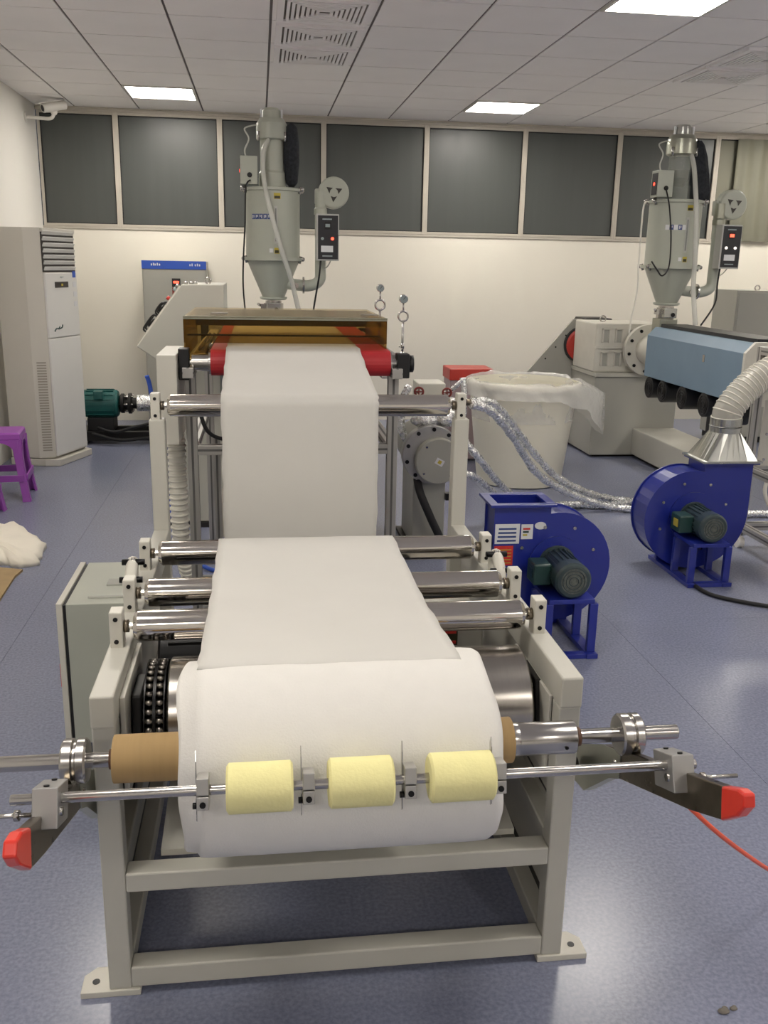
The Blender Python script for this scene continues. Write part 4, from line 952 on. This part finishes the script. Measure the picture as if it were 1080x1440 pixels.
# ------------------------------------------------------------------ right-hand extruder line
X2 = thing('extruder', 'extruder with long blue barrel cover and cream gearbox at right', 'extruder', (3.3, 7.2, 0), world=True)
MB().prism([(3.10, .775), (3.10, 1.10), (3.16, 1.165), (3.46, 1.165), (3.50, 1.10), (3.50, .775)], 'y', 5.66, 7.22).build('barrel_cover', 'blue_cover', X2, .004)
box(3.20, 3.42, 5.70, 7.2, 1.165, 1.19).build('cover_slot', 'black_plastic', X2)
MB().prism([(3.09, .76), (3.09, 1.105), (3.155, 1.175), (3.465, 1.175), (3.51, 1.10), (3.51, .76)], 'y', 5.63, 5.66).build('end_plate', 'cream_paint_light', X2, .002)
box(3.097, 3.10, 6.2, 6.23, .99, 1.04).build('cover_latch', 'steel', X2)
for y in (5.8, 6.15, 6.5, 6.85, 7.1):
    fn = MB().lathe([(.085, 0), (.085, .13), (.07, .135)], (3.10, y, .695), (1, 0, 0), 24).build('cooling_fan', 'black_plastic', X2)
    for rr_ in (.025, .045, .065): MB().torus((3.098, y, .695), (1, 0, 0), rr_, .003, 20, 6).build('fan_guard', 'dark_metal', fn)
    box(3.12, 3.2, y-.05, y+.05, .74, .785).build('fan_duct', 'black_plastic', fn)
for y in (6.05, 6.3): box(3.24, 3.29, y, y+.05, .25, .78).build('support_post', 'black_plastic', X2)
cyl((3.30, 7.22, .95), (3.30, 7.62, .95), .13, n=32).build('feed_block', 'cream_paint_light', X2, .006)
box(3.24, 3.39, 7.32, 7.48, 1.02, 1.225).build('feed_throat', 'pale_steel', X2, .006)
fl2 = MB().lathe([(.05, 0), (.215, 0), (.215, .05), (.05, .05)], (3.29, 7.60, .945), (0, 1, 0), 36).build('gearbox_flange', 'cream_paint_light', X2)
for k in range(10):
    a = math.radians(36*k+10); cyl((3.29+.18*math.cos(a), 7.60, .945+.18*math.sin(a)), (3.29+.18*math.cos(a), 7.588, .945+.18*math.sin(a)), .014, n=8).build('bolt', 'black_bolt', fl2)
gx = box(2.845, 3.45, 7.70, 8.25, .745, 1.16).build('gearbox', 'cream_paint_light', X2, .012)
for k in range(3):
    for z0, z1 in ((1.0, 1.12), (.80, .92)):
        x = 2.90+.115*k
        MB().box(x, x+.012, 7.685, 7.70, z0, z1).box(x+.058, x+.07, 7.685, 7.70, z0, z1).box(x, x+.07, 7.685, 7.70, z1-.012, z1).build('casting_rib', 'cream_paint_light', gx, .002)
        box(x+.012, x+.058, 7.698, 7.7005, z0, z1-.012).build('bolt_pocket', 'grey_paint', gx)
for z in (.96,): box(2.85, 3.1, 7.688, 7.70, z-.012, z+.012).build('split_flange', 'cream_paint_light', gx, .002)
MB().torus((2.99, 7.95, 1.185), (0, 1, 0), .025, .007, 20).build('lifting_eye', 'steel', gx)
box(2.86, 3.62, 7.68, 8.6, .02, .71).build('base_housing', 'grey_paint', X2, .008)
box(2.85, 3.5, 7.66, 8.62, .71, .745).build('base_lid', 'cream_paint', X2, .004)
box(2.9, 3.58, 7.72, 8.56, 0, .02).build('plinth', 'dark_metal', X2)
box(3.24, 3.62, 6.5, 7.68, .03, .26).build('base_beam', 'cream_paint', X2, .008)
box(3.28, 3.58, 6.55, 7.6, 0, .03).build('plinth', 'dark_metal', X2)
box(3.3, 3.6, 6.35, 6.5, .0, .36).build('front_pedestal', 'cream_paint_light', X2, .006)
gd = MB().prism([(2.2, .40), (2.845, 1.16), (2.93, 1.16), (2.93, .40)], 'y', 8.30, 8.33).build('belt_guard_plate', 'grey_paint', X2, .002)
MB().prism([(2.50, .40), (2.98, 1.165), (3.22, 1.165), (3.28, 1.10), (3.28, .40)], 'y', 8.34, 8.65).build('belt_guard', 'dark_metal', X2, .004)
pu = MB().lathe([(.04, 0), (.13, 0), (.15, .01), (.15, .03), (.12, .04), (.12, .05), (.15, .06), (.15, .075)], (2.93, 8.255, .93), (0, 1, 0), 32).build('pulley', 'red_paint', X2)
MB().lathe([(.152, .01), (.165, .01), (.165, .07), (.152, .07)], (2.93, 8.255, .93), (0, 1, 0), 32).build('drive_belt', 'black_rubber', X2)
for k in range(3): cyl((2.60+.09*k, 8.297, .80+.106*k), (2.60+.09*k, 8.302, .80+.106*k), .008, n=8).build('screw', 'black_bolt', gd)

# aluminium machine frame at the right edge
Z = thing('machine_frame', 'aluminium profile machine frame with pale panels at the right edge', 'machine frame', (3.3, 4.6, 0), world=True)
for x, y in ((2.83, 4.99), (3.7, 4.99), (2.83, 3.4), (3.7, 3.4)):
    profile('leg', x, x+.045, y, y+.045, .08, 1.2, Z)
    MB().cyl((x+.005, y+.022, .035), (x+.04, y+.022, .035), .035, n=18).cyl((x+.022, y+.022, .03), (x+.022, y+.022, .08), .012, n=8).build('castor', 'white_plastic', Z)
for z in (.11, .46, 1.155):
    for x in (2.83, 3.7): profile('side_profile', x, x+.045, 3.445, 4.99, z, z+.045, Z)
    for y in (3.4, 4.99): profile('cross_profile', 2.875, 3.7, y, y+.045, z, z+.045, Z)
pn = box(2.885, 3.69, 4.975, 4.985, .51, .90).build('panel', 'cream_paint_light', Z, .002)
for x in (2.92, 3.65):
    for z in (.55, .7, .86): cyl((x, 4.975, z), (x, 4.970, z), .009, n=8).build('screw', 'steel', pn)
box(2.9, 3.68, 4.6, 4.97, .92, 1.14).build('heater_housing', 'brown_wood', Z, .006)
MB().tube([(2.95, 4.95, .45), (2.93, 4.93, .36), (2.97, 4.9, .27), (3.1, 4.9, .25)], .012).build('cable', 'hose_white', Z)
J = thing('rear_cabinet', 'grey steel cabinet behind the blue barrel cover at right edge', 'cabinet', (4.75, 8.5, 0), world=True)
box(4.40, 5.15, 8.30, 8.75, .06, 1.44).build('body', 'grey_paint', J, .004)
box(4.42, 5.13, 8.292, 8.30, .09, 1.42).build('door', 'grey_paint', J, .002)
box(4.42, 5.13, 8.32, 8.73, 0, .06).build('plinth', 'dark_metal', J)
for x in (4.62, 4.95): MB().torus((x, 8.35, 1.462), (0, 1, 0), .024, .006, 18).build('lifting_eye', 'steel', J)

# ------------------------------------------------------------------ security camera, hose, debris
V = thing('security_camera', 'white security camera on a wall arm at the upper left corner', 'camera', (-2.07, 9.3, 2.83), world=True)
cyl((-2.07, 9.3, 2.83), (-2.055, 9.3, 2.83), .045).build('wall_plate', 'white_plastic', V)
MB().tube([(-2.06, 9.3, 2.83), (-1.95, 9.3, 2.825), (-1.85, 9.3, 2.825), (-1.82, 9.3, 2.86), (-1.815, 9.3, 2.89)], .016, 10).build('arm', 'white_plastic', V)
MB().ball((-1.815, 9.3, 2.88), .03).build('joint', 'white_plastic', V)
M = Matrix.Translation((-1.80, 9.28, 2.925)) @ Matrix.Rotation(math.radians(-55), 4, 'Z') @ Matrix.Rotation(math.radians(14), 4, 'X')
cb_ = MB(M).cyl((0, -.12, 0), (0, .10, 0), .04, n=20).build('camera_body', 'white_plastic', V, .004)
MB(M).cyl((0, -.12, 0), (0, -.122, 0), .028, n=16).build('lens', 'panel_black', cb_)
MB(M).box(-.045, .045, -.16, .09, .038, .046).build('sun_shield', 'white_plastic', cb_, .003)
tag(MB().tube([(.775, 1.55, .612), (.80, 1.50, .620), (.830, 1.505, .592), (.908, 1.55, .511), (1.031, 1.65, .386), (1.206, 1.8, .214), (1.36, 1.95, .07), (1.5, 2.15, .012), (1.75, 2.5, .008), (2.1, 2.8, .008)], .0052, 10).build('air_hose', 'orange_hose', origin=(1.4, 2.0, 0)), 'thin orange air hose hanging from the right swing arm', 'hose')
for x, y, r_, lab in ((1.015, 1.60, .012, 'larger grey crumb of debris on the floor at the lower right'), (1.042, 1.606, .008, 'smaller grey crumb of debris at the lower right edge')):
    tag(MB().ball((x, y, r_*.3), r_, 9, 6, (1.2, .8, .35)).ball((x+r_*.6, y+r_*.7, r_*.25), r_*.6, 8, 5, (1, .9, .4)).build('debris', 'debris_grey', origin=(x, y, 0)), lab, 'debris', 'debris crumbs')
